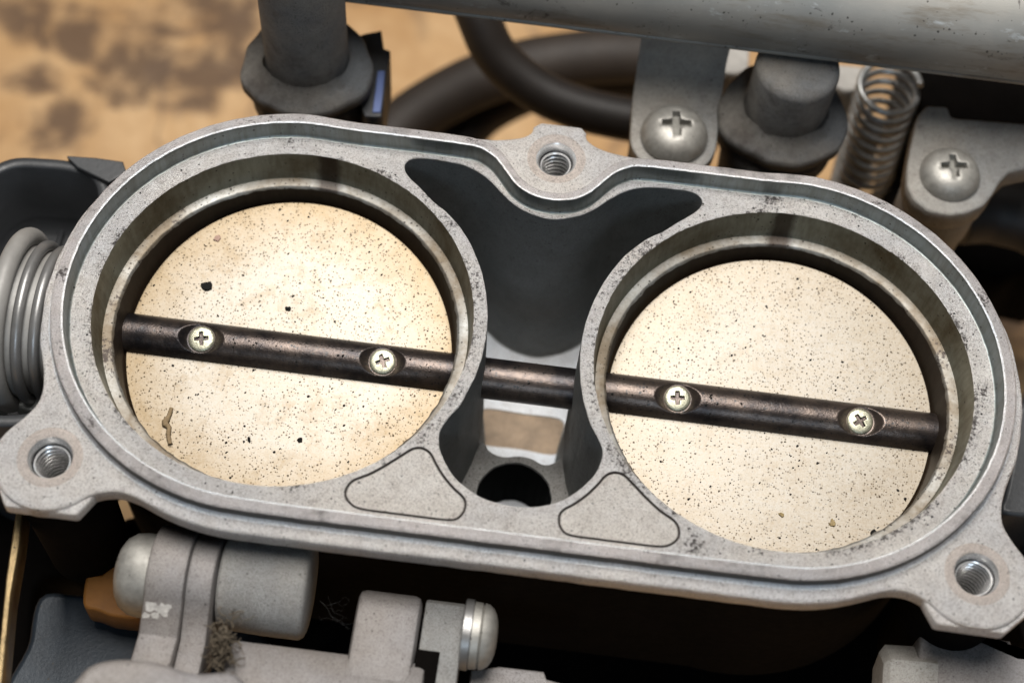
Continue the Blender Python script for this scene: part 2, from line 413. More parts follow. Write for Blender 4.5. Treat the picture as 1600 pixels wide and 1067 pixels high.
# butterfly plate: pale brushed metal peppered with soot, browned towards the rim
def plate_mat(name, brown):
    M, g = mat(name)
    xyz = g.sep(g.co())
    rad = g.math('SQRT', g.math('ADD', g.math('MULTIPLY', xyz[0], xyz[0]), g.math('MULTIPLY', xyz[1], xyz[1])))
    n1 = g.noise(1.4, 5, 0.7); n2 = g.noise(28, 3, 0.7)
    edge = g.ramp(g.math('ADD', g.math('MULTIPLY', rad, 0.27), g.math('MULTIPLY', n1, 0.30)), (0.56, 0), (0.84, 1))
    edge = g.math('MULTIPLY', edge, brown)
    c = g.mix(g.ramp(n1, (0.3, 0), (0.7, 1)), (0.335, 0.308, 0.268), (0.325, 0.308, 0.278))
    c = g.mix(edge, c, (0.25, 0.195, 0.125))
    c = g.mix(g.ramp(g.noise(2.2, 6, 0.75, 0.4), (0.50, 0), (0.72, 0.5*brown + 0.15)), c, (0.20, 0.145, 0.08))
    br = g.noise(22, 4, 0.7, co=g.co(scale=(0.12, 1, 1)))
    c = g.mix(g.ramp(br, (0.35, 0.14), (0.6, 0)), c, (0.34, 0.27, 0.18))
    c = g.mix(g.ramp(n2, (0.35, 0.55), (0.60, 0)), c, g.mix(1, c, (0.62, 0.56, 0.46), 'MULTIPLY'))
    dens = g.ramp(g.math('ADD', g.noise(0.8, 4, 0.65), g.math('MULTIPLY', edge, 0.45)), (0.38, 0.12), (0.60, 1.0))
    s1 = g.specks(6.0, 0.10, 0.7); s2 = g.specks(17, 0.32, 0.75); s3 = g.specks(30, 0.48, 0.9)
    c = g.mix(g.math('MULTIPLY', s3, g.math('MULTIPLY', dens, 0.85)), c, (0.09, 0.06, 0.03))
    c = g.mix(g.math('MULTIPLY', s2, g.math('MULTIPLY', dens, 0.9)), c, (0.07, 0.05, 0.03))
    c = g.mix(g.math('MULTIPLY', s1, 0.95), c, (0.02, 0.018, 0.015))
    sm = g.math('MAXIMUM', g.math('MAXIMUM', s1, s2), g.math('MULTIPLY', s3, 0.7))
    g.set(col=c, metal=g.math('SUBTRACT', 0.8, g.math('MULTIPLY', sm, 0.8), clamp=True), spec=g.math('SUBTRACT', 0.5, g.math('MULTIPLY', sm, 0.48), clamp=True), rough=g.math('MAXIMUM', g.mix(n2, 0.42, 0.60), g.math('MULTIPLY', sm, 0.9)), normal=g.bump(br, 0.05, 0.01, g.bump(n2, 0.08, 0.01)))
    return M
PLATE_L = plate_mat('soot_peppered_plate_browned', 1.0)
PLATE_R = plate_mat('soot_peppered_plate_pale', 0.35)

def shaft_mat():
    M, g = mat('oily_dark_shaft')
    n1 = g.noise(1.2, 5, 0.7); n2 = g.noise(30, 3, 0.7)
    c = g.mix(g.ramp(n1, (0.4, 0), (0.62, 1)), (0.024, 0.021, 0.022), (0.10, 0.078, 0.066))
    s = g.math('MAXIMUM', g.specks(20, 0.5, 0.95), g.specks(9, 0.26, 0.8))
    c = g.mix(g.math('MULTIPLY', s, 0.9), c, (0.012, 0.01, 0.01))
    g.set(col=c, metal=g.math('SUBTRACT', 0.75, g.math('MULTIPLY', s, 0.6), clamp=True), rough=g.mix(n2, 0.22, 0.40), normal=g.bump(n2, 0.35, 0.012))
    return M
SHAFT = shaft_mat()

# ------------------------------------------------------------------ throttle body
A0 = 3.70; HR = 0.33; ZS = 0.08
NL = 480
def rimloop(r, dip, back, front):
    half = dip + [(2.0, back), (2.6, back), (3.2, back)] + arcpts(A0, 0, r, 88, -90, 26) + [(3.0, front), (2.3, front), (1.5, front), (0.7, front), (0, front)]
    return mirror(half, NL)
RO = rimloop(3.32, [(0, 2.43), (0.22, 2.465), (0.40, 2.56), (0.52, 2.66), (0.65, 2.82), (0.77, 2.98), (0.91, 3.12), (1.12, 3.22), (1.45, 3.27)], 3.28, -3.33)
RI = rimloop(3.13, [(0, 2.28), (0.23, 2.31), (0.40, 2.375), (0.56, 2.485), (0.68, 2.62), (0.79, 2.76), (0.91, 2.90), (1.06, 3.01), (1.3, 3.09)], 3.105, -3.145)
PO = mirror([(0, 2.165), (0.25, 2.21), (0.45, 2.29), (0.62, 2.40), (0.79, 2.55), (0.93, 2.69), (1.10, 2.82), (1.27, 2.91), (1.50, 2.972), (1.9, 2.995), (2.14, 2.98), (2.265, 2.92), (2.315, 2.82),
             (2.28, 2.69), (2.16, 2.55), (1.98, 2.40), (1.86, 2.28), (1.74, 2.18), (1.58, 2.07), (1.44, 1.94), (1.31, 1.80)] + arcpts(A0, 0, 3.0, 147, 203, 16) +
            [(1.06, -1.38), (1.145, -1.54), (1.17, -1.70), (1.13, -1.89), (1.03, -2.08), (0.88, -2.27), (0.70, -2.42), (0.50, -2.53), (0.25, -2.60), (0, -2.62)], NL)
PAD = [(0.70, -2.60), (0.66, -2.72), (0.70, -2.86), (0.83, -2.945), (1.23, -2.955), (1.63, -2.955), (2.05, -2.95), (2.21, -2.91), (2.32, -2.80), (2.33, -2.68), (2.26, -2.55), (2.05, -2.42),
       (1.86, -2.27), (1.64, -2.07), (1.50, -1.95), (1.37, -1.925), (1.25, -1.99), (1.15, -2.14), (1.02, -2.31), (0.86, -2.47)]
PADR = catmull(PAD, 120)
def ccw(L):
    x, y = L[:, 0], L[:, 1]
    return L if (x*np.roll(y, -1) - np.roll(x, -1)*y).sum() > 0 else L[::-1]
PADR = ccw(PADR); PADL = ccw(PADR*np.array([-1, 1]))
SH = mirror([(0, 3.86), (0.24, 3.86), (0.36, 3.83), (0.41, 3.76), (0.45, 3.65), (0.59, 3.55), (0.84, 3.475), (1.16, 3.435), (1.8, 3.43), (2.6, 3.43), (3.3, 3.43)] + arcpts(A0, -0.02, 3.46, 86, 30, 9) +
            [(6.98, 1.12), (7.13, 0.5), (7.18, 0), (7.165, -0.40), (7.08, -0.95), (6.97, -1.27), (6.88, -1.54), (6.835, -1.80), (6.86, -2.02), (6.97, -2.22), (7.12, -2.42), (7.23, -2.62), (7.26, -2.85),
             (7.21, -3.05), (7.09, -3.27), (6.92, -3.44), (6.70, -3.55), (6.47, -3.58), (6.22, -3.55), (6.02, -3.46), (5.85, -3.32), (5.64, -3.21), (5.42, -3.175), (5.2, -3.215), (5.0, -3.29), (4.61, -3.43), (4.21, -3.52),
             (3.82, -3.555), (3.0, -3.56), (1.5, -3.56), (0, -3.555)], 640)
RO, RI, PO, SH = map(ccw, (RO, RI, PO, SH))
def jagged(L, amp, fr=14, seed=0):
    t = np.roll(L, -1, 0) - np.roll(L, 1, 0); t /= np.linalg.norm(t, axis=1)[:, None]
    nn = np.c_[t[:, 1], -t[:, 0]]
    d = np.array([noise.noise(Vector((p[0]*fr, p[1]*fr, seed))) + 0.5*noise.noise(Vector((p[0]*fr*2.3, p[1]*fr*2.3, seed+9))) for p in L])
    return L + nn*(d*amp)[:, None]
RO = jagged(RO, 0.006, 5, 1); RI = jagged(RI, 0.006, 9, 2); PO = jagged(PO, 0.007, 4, 3); SH = jagged(SH, 0.008, 3, 4)

tb = thing('twin_bore_throttle', 'grey cast aluminium twin-bore housing with raised rim, two round bores and centre well', 'throttle', (0, 0, -4.8))
HOLES = [(0.0, 3.22), (6.47, -2.80), (-6.47, -2.80)]
foot = offs(RI, -0.045)
# land (flat face between rim, bores and well)
mb = MB()
bores = [circ(s*A0, 0, 2.812, 240, 0.012, s) for s in (-1, 1)]
po_o = offs(PO, 0.022)
gr_o = [offs(PADR, 0.022), offs(PADL, 0.022)]
mb.tri([foot] + bores + [po_o] + gr_o, 0, foot, bores + [po_o] + gr_o)
for s, L in zip((-1, 1), bores):     # small broken edge at each bore mouth
    mb.loft([Z(circ(s*A0, 0, 2.795, 240, 0.008, s+5), -0.02), Z(L, 0)], flip=True)
mb.loft([Z(PO, -0.03), Z(offs(PO, 0.006), -0.008), Z(po_o, 0)], flip=True)
land = mb.build('gasket_face', HOUS, tb)
for L in (PADR, PADL):               # dark-coloured groove round each filler pad
    m2 = MB(); m2.loft([Z(offs(L, -0.016), -0.010), Z(offs(L, -0.004), -0.05), Z(offs(L, 0.012), -0.06), Z(offs(L, 0.022), -0.002)]); m2.build('pad_groove', simple('dark_groove', (0.05, 0.04, 0.035), 0.7, 0, 0.4, 8, 0.3), tb)
# rim
mb = MB()
rings = [Z(foot, 0.0), Z(offs(RI, -0.028), 0.006), Z(offs(RI, -0.012), 0.022), Z(offs(RI, -0.006), 0.045), Z(offs(RI, -0.005), 0.06), Z(offs(RI, -0.001), HR-0.045), Z(RI, HR-0.03), Z(offs(RI, 0.007), HR-0.009), Z(offs(RI, 0.024), HR), Z(offs(RI, 0.034), HR),
         Z(offs(RO, -0.05), HR), Z(offs(RO, -0.036), HR), Z(offs(RO, -0.012), HR-0.012), Z(RO, HR-0.035), Z(offs(RO, 0.001), HR-0.05), Z(offs(RO, 0.003), ZS+0.065), Z(offs(RO, 0.006), ZS+0.05), Z(offs(RO, 0.018), ZS+0.02), Z(offs(RO, 0.04), ZS+0.004), Z(offs(RO, 0.06), ZS)]
mb.loft(rings[9:12], flip=True); mb.build('raised_rim', RIMM, tb)
mb = MB(); mb.loft(rings[7:10], flip=True); mb.build('rim_edge', FILLET, tb)
mb = MB(); mb.loft(rings[11:14], flip=True); mb.build('rim_edge', RIMM, tb)
mb = MB(); mb.loft(rings[:8], flip=True); mb.build('rim_inner_wall', INNERSHADE, tb)
mb = MB(); mb.loft(rings[13:17], flip=True); mb.build('rim_outer_wall', OUTERSHADE, tb)
mb = MB(); mb.loft(rings[16:], flip=True); mb.build('rim_fillet', FILLET, tb)
# flange shelf with three ears
mb = MB()
ro_f = offs(RO, 0.06); hl = [circ(x, y, 0.455, 64) for x, y in HOLES]
sh_i = offs(SH, -0.05)
# where the shelf hides behind the rim keep it just outside the rim
mb.tri([ro_f, sh_i] + hl, ZS, sh_i, [ro_f] + hl)
mb.loft([Z(offs(SH, -0.12), -0.30), Z(offs(SH, -0.01), -0.24), Z(SH, ZS-0.06), Z(offs(SH, -0.014), ZS-0.018), Z(sh_i, ZS)])
mb.cap(Z(offs(SH, -0.12), -0.30), flip=True) if False else None
mb.build('flange', HOUS, tb)
# square bolt-ear bases standing slightly lower than the round ears
for pts in ([(5.93, -3.57), (6.86, -3.585), (7.20, -3.25), (7.1, -2.6), (6.2, -2.4), (5.72, -3.2)], [(-5.93, -3.57), (-5.72, -3.2), (-6.2, -2.4), (-7.1, -2.6), (-7.12, -3.25), (-6.93, -3.57)], [(-0.42, 2.78), (0.42, 2.78), (0.42, 3.82), (0.33, 3.92), (-0.30, 3.92), (-0.42, 3.82)]):
    m2 = MB(); L = np.array(pts); L = ccw(L)
    D_ = []
    for i in range(len(L)):
        a, b = L[i], L[(i+1) % len(L)]
        D_ += [a + (b-a)*t for t in (0.04, 0.5, 0.96)]
    D_ = np.array(D_); hx = min(HOLES, key=lambda h: math.hypot(h[0]-D_[:, 0].mean(), h[1]-D_[:, 1].mean())); hc = circ(hx[0], hx[1], 0.36, 40)
    Di = offs(D_, -0.02); m2.tri([Di, hc], ZS-0.075, Di, [hc]); m2.loft([Z(D_, -0.22), Z(D_, ZS-0.10), Z(Di, ZS-0.075)])
    m2.build('ear_base', HOUS, tb)
# filler pads
for L in (PADR, PADL):
    m2 = MB(); m2.tri([offs(L, -0.03)], 0.0, offs(L, -0.03), [])
    m2.v = [(x, y, -0.004) for x, y, z in m2.v]
    m2.loft([Z(offs(L, -0.016), -0.010), Z(offs(L, -0.03), -0.004)])
    m2.build('filler_pad', PADM, tb)
# bores: upper wall, ledge, lower wall
for s in (-1, 1):
    m2 = MB(); j = s
    m2.loft([Z(circ(s*A0, 0, 2.795, 240, 0.008, j+5), -0.02), Z(circ(s*A0, 0, 2.755, 240), -0.3), Z(circ(s*A0, 0, 2.742, 240), -0.56), Z(circ(s*A0, 0, 2.725, 240), -0.585)][::-1])
    m2.build('bore_wall', BORE, tb)
    m2 = MB()
    m2.loft([Z(circ(s*A0, 0, 2.560, 240, 0.022, j+2), -0.64), Z(circ(s*A0, 0, 2.572, 240, 0.026, j+3), -0.600), Z(circ(s*A0, 0, 2.60, 240), -0.588), Z(circ(s*A0, 0, 2.725, 240), -0.585)])
    m2.build('bore_ledge', LEDGE, tb)
    m2 = MB()
    m2.loft([Z(circ(s*A0, 0, 2.50, 240), -4.7), Z(circ(s*A0, 0, 2.53, 240), -1.2), Z(circ(s*A0, 0, 2.552, 240), -0.9), Z(circ(s*A0, 0, 2.560, 240, 0.022, j+2), -0.64)])
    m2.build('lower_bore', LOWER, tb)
# centre well: walls taper slightly down to the floor
ZF = -4.35
mb = MB(); rr = []
for z in (-0.03, -0.5, -1.2, -2.0, -3.0, -3.8, ZF+0.12, ZF+0.03, ZF):
    ins = 0.012*(-z) + (0.05 if z == ZF else 0.02 if z == ZF+0.03 else 0)
    rr.append(Z(offs(PO, -ins), z))
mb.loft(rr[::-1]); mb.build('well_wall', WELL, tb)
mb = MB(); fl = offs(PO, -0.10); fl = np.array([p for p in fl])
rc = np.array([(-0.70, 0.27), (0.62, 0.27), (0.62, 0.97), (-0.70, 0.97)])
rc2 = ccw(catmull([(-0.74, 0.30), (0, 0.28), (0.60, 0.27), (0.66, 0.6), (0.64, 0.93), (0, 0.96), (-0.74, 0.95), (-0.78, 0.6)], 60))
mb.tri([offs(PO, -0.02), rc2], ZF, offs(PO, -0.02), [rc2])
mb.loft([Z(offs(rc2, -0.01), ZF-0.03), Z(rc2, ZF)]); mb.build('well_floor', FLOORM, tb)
mb = MB(); mb.tri([rc2], ZF-0.03, rc2, []); mb.build('rusty_patch', RUST, tb)
# boss with a drilled hole at the front of the well
zb = -3.0
BO = ccw(catmull([(-0.64, -0.30), (-0.50, -0.43), (-0.34, -0.50), (-0.18, -0.50), (0.0, -0.46), (0.2, -0.48), (0.38, -0.555), (0.52, -0.53), (0.64, -0.42), (0.72, -0.30), (0.85, -0.8), (1.0, -1.3), (1.12, -1.75), (0.9, -2.3), (0.4, -2.6), (-0.4, -2.6), (-0.9, -2.3), (-1.12, -1.75), (-1.0, -1.3), (-0.82, -0.8)], 200))
HB = circ(-0.01, -1.19, 0.60, 90, 0.01)
mb = MB(); boi = offs(BO, -0.03)
mb.tri([boi, HB], zb, boi, [HB]); mb.loft([Z(BO, ZF), Z(BO, zb-0.03), Z(boi, zb)])
mb.loft([Z(offs(HB, -0.01), zb-0.04), Z(HB, zb)]); m3 = MB(); m3.loft([Z(offs(HB, -0.35), -9.3), Z(offs(HB, -0.01), zb-0.04)]); m3.cap(Z(offs(HB, -0.35), -9.3))
mb.build('drilled_boss', cast_alu('sooty_boss_top', (0.40, 0.39, 0.37), dirt=0.3, metal=0.3, rough=0.6, speck=1.0, tint=(0.34, 0.34, 0.33)), tb)
m3.build('drilled_hole', simple('shade_black_hole', (0.003, 0.004, 0.004), 0.9, 0, 0.3, 2, 0.1, spec=0.05), tb)  # black colour stands for the darkness down the hole
# outer casting below the flange
for s in (-1, 1):
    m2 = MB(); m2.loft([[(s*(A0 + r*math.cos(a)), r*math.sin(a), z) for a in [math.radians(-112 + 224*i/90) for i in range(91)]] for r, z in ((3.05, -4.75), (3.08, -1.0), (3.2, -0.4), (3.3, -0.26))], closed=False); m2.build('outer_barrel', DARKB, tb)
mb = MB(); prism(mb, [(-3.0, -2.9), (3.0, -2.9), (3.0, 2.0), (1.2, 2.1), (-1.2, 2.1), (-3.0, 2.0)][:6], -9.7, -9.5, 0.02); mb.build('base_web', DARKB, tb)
for yw in (-3.0, 3.0):
    mb = MB(); mb.loft([[(-3.2, yw, -4.75), (-3.2, yw, -0.27)], [(3.2, yw, -4.75), (3.2, yw, -0.27)]], closed=False, smooth=False); mb.build('side_web', DARKB, tb)
# boss under the rear ear (seen as the convex back of the well it is part of the wall) and below the front ears
for x, y in HOLES:
    m2 = MB(); lathe(m2, [(0.62, -3.2), (0.66, -0.3)], x, y, 40); m2.build('ear_boss', DARKB, tb)
# threaded holes
for k, (x, y) in enumerate(HOLES):
    m2 = MB()
    rz = ZS + (0.012 if k else 0.0)
    lathe(m2, [(0.312, rz-0.03), (0.325, rz-0.006), (0.34, rz), (0.40, rz), (0.425, rz-0.006), (0.455, ZS-0.003), (0.462, ZS-0.01)][::-1], x, y, 72)
    ring = m2.build('thread_mouth', RINGM, tb)
    m2 = MB(); rad = 0.295 if k else 0.275
    prof = [(rad+0.017 if k else 0.312, rz-0.03), (rad+0.008, ZS-0.06), (rad+0.004, ZS-0.12), (rad-0.018, ZS-0.15)]
    z = ZS-0.15
    for i in range(120):
        prof.append((rad-0.036+0.028*math.cos(2*math.pi*i/8), z)); z -= 0.1/8
    prof += [(rad-0.06, z), (rad-0.07, -1.9)]
    # helical run-out: shear each ring so the thread climbs one pitch per turn
    rings = []
    n = 64
    for r, zz in prof[::-1]:
        hz = min(1, max(0, (ZS-0.14-zz)/0.15))*min(1, max(0, (zz+1.6)/0.2))
        rings.append([(x + r*math.cos(a), y + r*math.sin(a), zz + hz*0.05*math.cos(a)) for a in [2*math.pi*i/n for i in range(n)]])
    m2.loft(rings); m2.cap(rings[0]); to = m2.build('thread', THREAD, ring)
    to.data.materials.append(ROOT)
    for pl_ in to.data.polygons:        # near-black roots put the thread's shade contrast into the colour
        cz = pl_.center; ox, oy, oz = x, y, pl_.center[2] - 4.8
        if math.hypot(cz[0]-x, cz[1]-y) > rad-0.034 and oz < ZS-0.155: pl_.material_index = 1

# ------------------------------------------------------------------ throttle shaft with two butterfly plates
ZA = -1.345; RS = 0.318; TILT = math.radians(10)
sh = thing('throttle_shaft', 'dark oily round shaft crossing both bores and carrying two pale round butterfly plates', 'throttle shaft', (0, 0, ZA))
ty, tz = -math.sin(TILT), math.cos(TILT)      # plate normal leans towards the front
def on_shaft(px, py):
    q = at(px, py, ZA + 0.28)
    return q.x
SCREWS = [(-5.05, 0), (-2.19, 0), (2.37, 0), (5.24, 0)]
SCREWS = [(on_shaft(313, 531), 0.2), (on_shaft(597, 566), 0.45), (on_shaft(1059, 623), 0.12), (on_shaft(1345, 658), 0.65)]
FA = math.radians(13)                          # screw seats face this far to the front
mb = MB(); xs = [-6.42]
while xs[-1] < 6.42:
    x = xs[-1]; near = min(abs(x - s[0]) for s in SCREWS)
    xs.append(x + (0.022 if near < 0.55 else 0.12))
NT = 180; rings = []
for x in xs:
    R = []
    for i in range(NT):
        a = 2*math.pi*i/NT; w_ = RS*math.sin(a); h = RS*math.cos(a)
        if h > 0:
            for sx, _ in SCREWS:
                d = math.hypot(x - sx, w_)
                lim = 0.210 + max(0, d - 0.222)*0.85
                if d < 0.6: h = min(h, lim)
        # local w -> across (y-ish), h -> seat normal
        yy = w_*math.cos(FA) - h*math.sin(FA); zz = w_*math.sin(FA) + h*math.cos(FA)
        R.append((x, yy, ZA + zz))
    rings.append(R)
mb.loft(rings); mb.cap(rings[0], flip=True); mb.cap(rings[-1])
rod = mb.build('shaft_rod', SHAFT, sh, angle=50)
for k, s in enumerate((-1, 1)):
    cx = s*A0; rp = 2.50
    M = Matrix.Translation((cx, 0, ZA + 0.015)) @ Matrix.Rotation(TILT, 4, 'X')
    m2 = MB(); lathe(m2, [(rp-0.01, -0.03), (rp, -0.02), (rp, 0.022), (rp-0.012, 0.035)], 0, 0, 200)
    rr_ = [(p[0], p[1], 0.035) for p in circ(0, 0, rp-0.012, 200)]; m2.cap(rr_)
    m2.cap([(p[0], p[1], -0.03) for p in circ(0, 0, rp-0.01, 200)], flip=True)
    me_o = m2.build('butterfly_plate', (PLATE_L, PLATE_R)[k], None)
    me_o.parent = sh; me_o.matrix_local = Matrix.Translation((cx, 0, 0.015)) @ Matrix.Rotation(TILT, 4, 'X')
    me_o['label'] = 'pale plate with browned soot-peppered rim in the left bore' if k == 0 else 'pale plate with fine even black specks in the right bore'
for k, (sx, rot) in enumerate(SCREWS):
    m2 = MB(); R_ = 0.203
    screw_head(m2, R_, 0.05, lambda q: 0.262 - 0.022*q**2 - (0.02 if q > 0.97 else 0), 0.110, 0.030, 0.09, rot)
    M = Matrix.Translation((sx, 0, ZA)) @ Matrix.Rotation(FA, 4, 'X')
    m2.xform(M); tint_recess(m2.build('cross_screw', BRASSY, sh), RECESSDARK)

# ------------------------------------------------------------------ debris on the plates
def on_plate(px, py, lift=0.0):
    d = Vector(RX.T @ np.array([(px - 800) / FPX, (py - 533.5) / FPX, 1.0])); c = Vector(CAM)
    n_ = Vector((0, -math.sin(TILT), math.cos(TILT))); p0 = Vector((0, 0, ZA + 0.015)) + n_*(0.035 + lift)
    t = (p0 - c).dot(n_) / d.dot(n_); return c + d*t, n_
def flake(name, px, py, r, mat_, label, cat='flake', h=0.03, seed=1, asp=1.0, ang=0, n=11):
    p, n_ = on_plate(px, py); rnd = random.Random(seed)
    mb = MB(); base = []; top = []
    for i in range(n):
        a = 2*math.pi*i/n; q = r*rnd.uniform(0.65, 1.15)
        x, y = q*math.cos(a), q*math.sin(a)*asp
        x, y = x*math.cos(ang)-y*math.sin(ang), x*math.sin(ang)+y*math.cos(ang)
        base.append((x, y, -0.002)); top.append((x*0.8, y*0.8, h*rnd.uniform(0.6, 1.1)))
    mb.loft([base, top], smooth=False); mb.add(top + [(0, 0, h)], [(i, (i+1) % n, n) for i in range(n)], False)
    M = Matrix.Translation(p) @ Matrix.Rotation(TILT, 4, 'X'); mb.xform(M)
    o = mb.build(name, mat_, None, loc=tuple(p)); tag(o, label, cat); return o
SOOT = simple('carbon_flake', (0.014, 0.014, 0.013), 0.85, 0.0, 0.4, 20, 0.5, spec=0.15)
CHIP = simple('pink_chip', (0.40, 0.25, 0.19), 0.6, 0, 0.3, 20, 0.3)
TAN = simple('tan_grit', (0.34, 0.25, 0.11), 0.6, 0, 0.3, 20, 0.3)
flake('soot_flake', 324, 447, 0.098, SOOT, 'largest black soot flake on the upper half of the left plate', seed=3, h=0.04)
flake('paint_chip', 340, 372, 0.075, CHIP, 'pinkish brown chip near the top left of the left plate', 'chip', seed=4, n=5)
flake('soot_flake', 450, 483, 0.05, SOOT, 'small black flake above the shaft near the middle of the left plate', seed=5)
flake('soot_flake', 389, 687, 0.05, SOOT, 'elongated black flake low on the left plate beside the brown fibre', seed=6, asp=0.6, ang=2)
flake('soot_flake', 468, 687, 0.052, SOOT, 'round black flake low in the middle of the left plate', seed=7)
flake('soot_ball', 1366, 835, 0.075, SOOT, 'round black pellet at the lower right edge of the right plate', 'pellet', h=0.09, seed=8)
flake('grit_grain', 1301, 817, 0.055, TAN, 'yellowish grain near the bottom of the right plate', 'grain', seed=9, asp=1.3)
flake('grit_grain', 1221, 804, 0.05, TAN, 'brown oval grain low in the middle of the right plate', 'grain', seed=10, asp=0.7, ang=-0.6)
mb = MB(); path = []
for i, (a, b) in enumerate([(268, 637), (264, 650), (258, 661), (264, 668), (263, 680), (266, 694)]):
    p, n_ = on_plate(a, b, 0.02); path.append(p)
pp = catmull([tuple(p) for p in path], 30, closed=False)
tube(mb, pp, [0.03 + 0.028*abs(noise.noise(Vector((i*0.5, 3, 1)))) + 0.02*math.exp(-((i-12)/4)**2) for i in range(30)], 8)
o = mb.build('fibre_clump', simple('brown_fibre', (0.28, 0.20, 0.11), 0.8, 0, 0.3, 20, 0.6), None, loc=tuple(path[2])); tag(o, 'brown crooked fibre lying on the lower left of the left plate', 'fibre')
# loose carbon grit: real grains scattered over plates, shaft and face
mb = MB(); rnd = random.Random(5)
def grain(p, n_, r):
    t = n_.orthogonal().normalized(); b = n_.cross(t); a0 = rnd.random()*6
    k = rnd.randint(4, 6); vs = []
    st = rnd.uniform(0.5, 1)
    for i in range(k):
        a = a0 + 2*math.pi*i/k; q = r*rnd.uniform(0.6, 1.2)
        vs.append(tuple(p + t*q*math.cos(a) + b*q*st*math.sin(a)))
    vs.append(tuple(p + n_*r*0.5)); mb.add(vs, [(i, (i+1) % k, k) for i in range(k)], False)
np_ = Vector((0, -math.sin(TILT), math.cos(TILT)))
for s in (-1, 1):
    for _ in range(650):
        a = rnd.random()*6.283; q = 2.46*math.sqrt(rnd.random()); lx, ly = q*math.cos(a), q*math.sin(a)
        if abs(ly) < 0.33: continue
        p = Vector((s*A0 + lx, ly*math.cos(TILT), ZA + 0.015 + ly*math.sin(TILT))) + np_*0.036
        grain(p, np_, 0.008 + 0.022*rnd.random()**5)
for _ in range(500):
    x = rnd.uniform(-6.2, 6.2); a = rnd.gauss(0, 0.6)
    if min(abs(x - s_[0]) for s_ in SCREWS) < 0.4: continue
    n_ = Vector((0, -math.sin(a), math.cos(a)))
    grain(Vector((x, 0, ZA)) + n_*RS, n_, 0.008 + 0.02*rnd.random()**3)
for _ in range(500):
    a = rnd.random()*6.283; s = rnd.choice((-1, 1)); q = rnd.uniform(2.83, 3.1)
    x, y = s*A0 + q*math.cos(a), q*math.sin(a)
    if abs(x) < 2.3: continue
    grain(Vector((x, y, 0.001)), Vector((0, 0, 1)), 0.007 + 0.016*rnd.random()**3)
o = mb.build('carbon_grit', SOOT, None); tag(o, kind='stuff', label='loose black carbon grit scattered over the plates, shaft and face', cat='grit')

exec_bg = True
# ------------------------------------------------------------------ setting and neighbours
def bench():
    M, g = mat('stained_tan_bench')
    n2 = g.noise(0.20, 5, 0.7, 0.8); n3 = g.noise(1.1, 4, 0.7)
    c = g.mix(g.ramp(n2, (0.3, 0), (0.7, 1)), (0.50, 0.28, 0.11), (0.72, 0.49, 0.27))
    c = g.mix(g.ramp(n3, (0.3, 0.45), (0.6, 0)), c, (0.38, 0.20, 0.08))
    xyz = g.sep(g.co()); tot = None
    for px, py, r in ((300, 30, 3.4), (200, 95, 2.0), (400, 110, 1.8), (330, 120, 1.5), (60, 130, 1.3), (95, 185, 1.5), (130, 60, 1.8), (30, 20, 1.6), (1540, 480, 3.0), (560, 250, 2.0)):
        q = at(px, py, -14)
        dx = g.math('SUBTRACT', xyz[0], q.x); dy = g.math('SUBTRACT', xyz[1], q.y)
        d = g.math('SQRT', g.math('ADD', g.math('MULTIPLY', dx, dx), g.math('MULTIPLY', dy, dy)))
        k = g.math('SUBTRACT', 1.0, g.math('DIVIDE', d, r), clamp=True)
        tot = k if tot is None else g.math('MAXIMUM', tot, k)
    c = g.mix(g.ramp(g.math('ADD', g.noise(0.55, 7, 0.7, 0.4), g.math('MULTIPLY', tot, 0.34)), (0.60, 0), (0.76, 0.88)), c, (0.11, 0.065, 0.04))
    ln = g.math('ABSOLUTE', g.math('SUBTRACT', g.noise(0.16, 3, 0.5, 0.5), 0.5))
    c = g.mix(g.ramp(ln, (0.002, 0.45), (0.010, 0)), c, (0.12, 0.08, 0.06))
    g.set(col=c, rough=0.75, normal=g.bump(n3, 0.2, 0.05)); return M
mb = MB(); mb.add([(-90, -60, -14), (90, -60, -14), (90, 120, -14), (-90, 120, -14)], [(0, 1, 2, 3)], False)
o = mb.build('workbench_top', bench(), None); tag(o, kind='structure')

# fuel rail: thick tube parallel to the flange, behind it
rail = thing('fuel_rail', 'thick dull aluminium tube crossing the top of the picture', 'fuel rail', (2, 6.53, 0.78))
mb = MB(); n = 72; rr = []
for i in range(60):
    x = -14 + i*34/59
    rr.append([(x, 6.53 + 1.0*math.cos(a), 0.78 + 1.0*math.sin(a)) for a in [2*math.pi*k/n for k in range(n)]])
mb.loft(rr); mb.cap(rr[0], flip=True); mb.cap(rr[-1]); mb.build('rail_tube', RAILM, rail)
mb = MB(); P = [(-14, 5.70, 0.25), (14, 5.70, 0.25)]
tube(mb, P, 0.06, 10); mb.build('rail_seam', RAILM, rail)

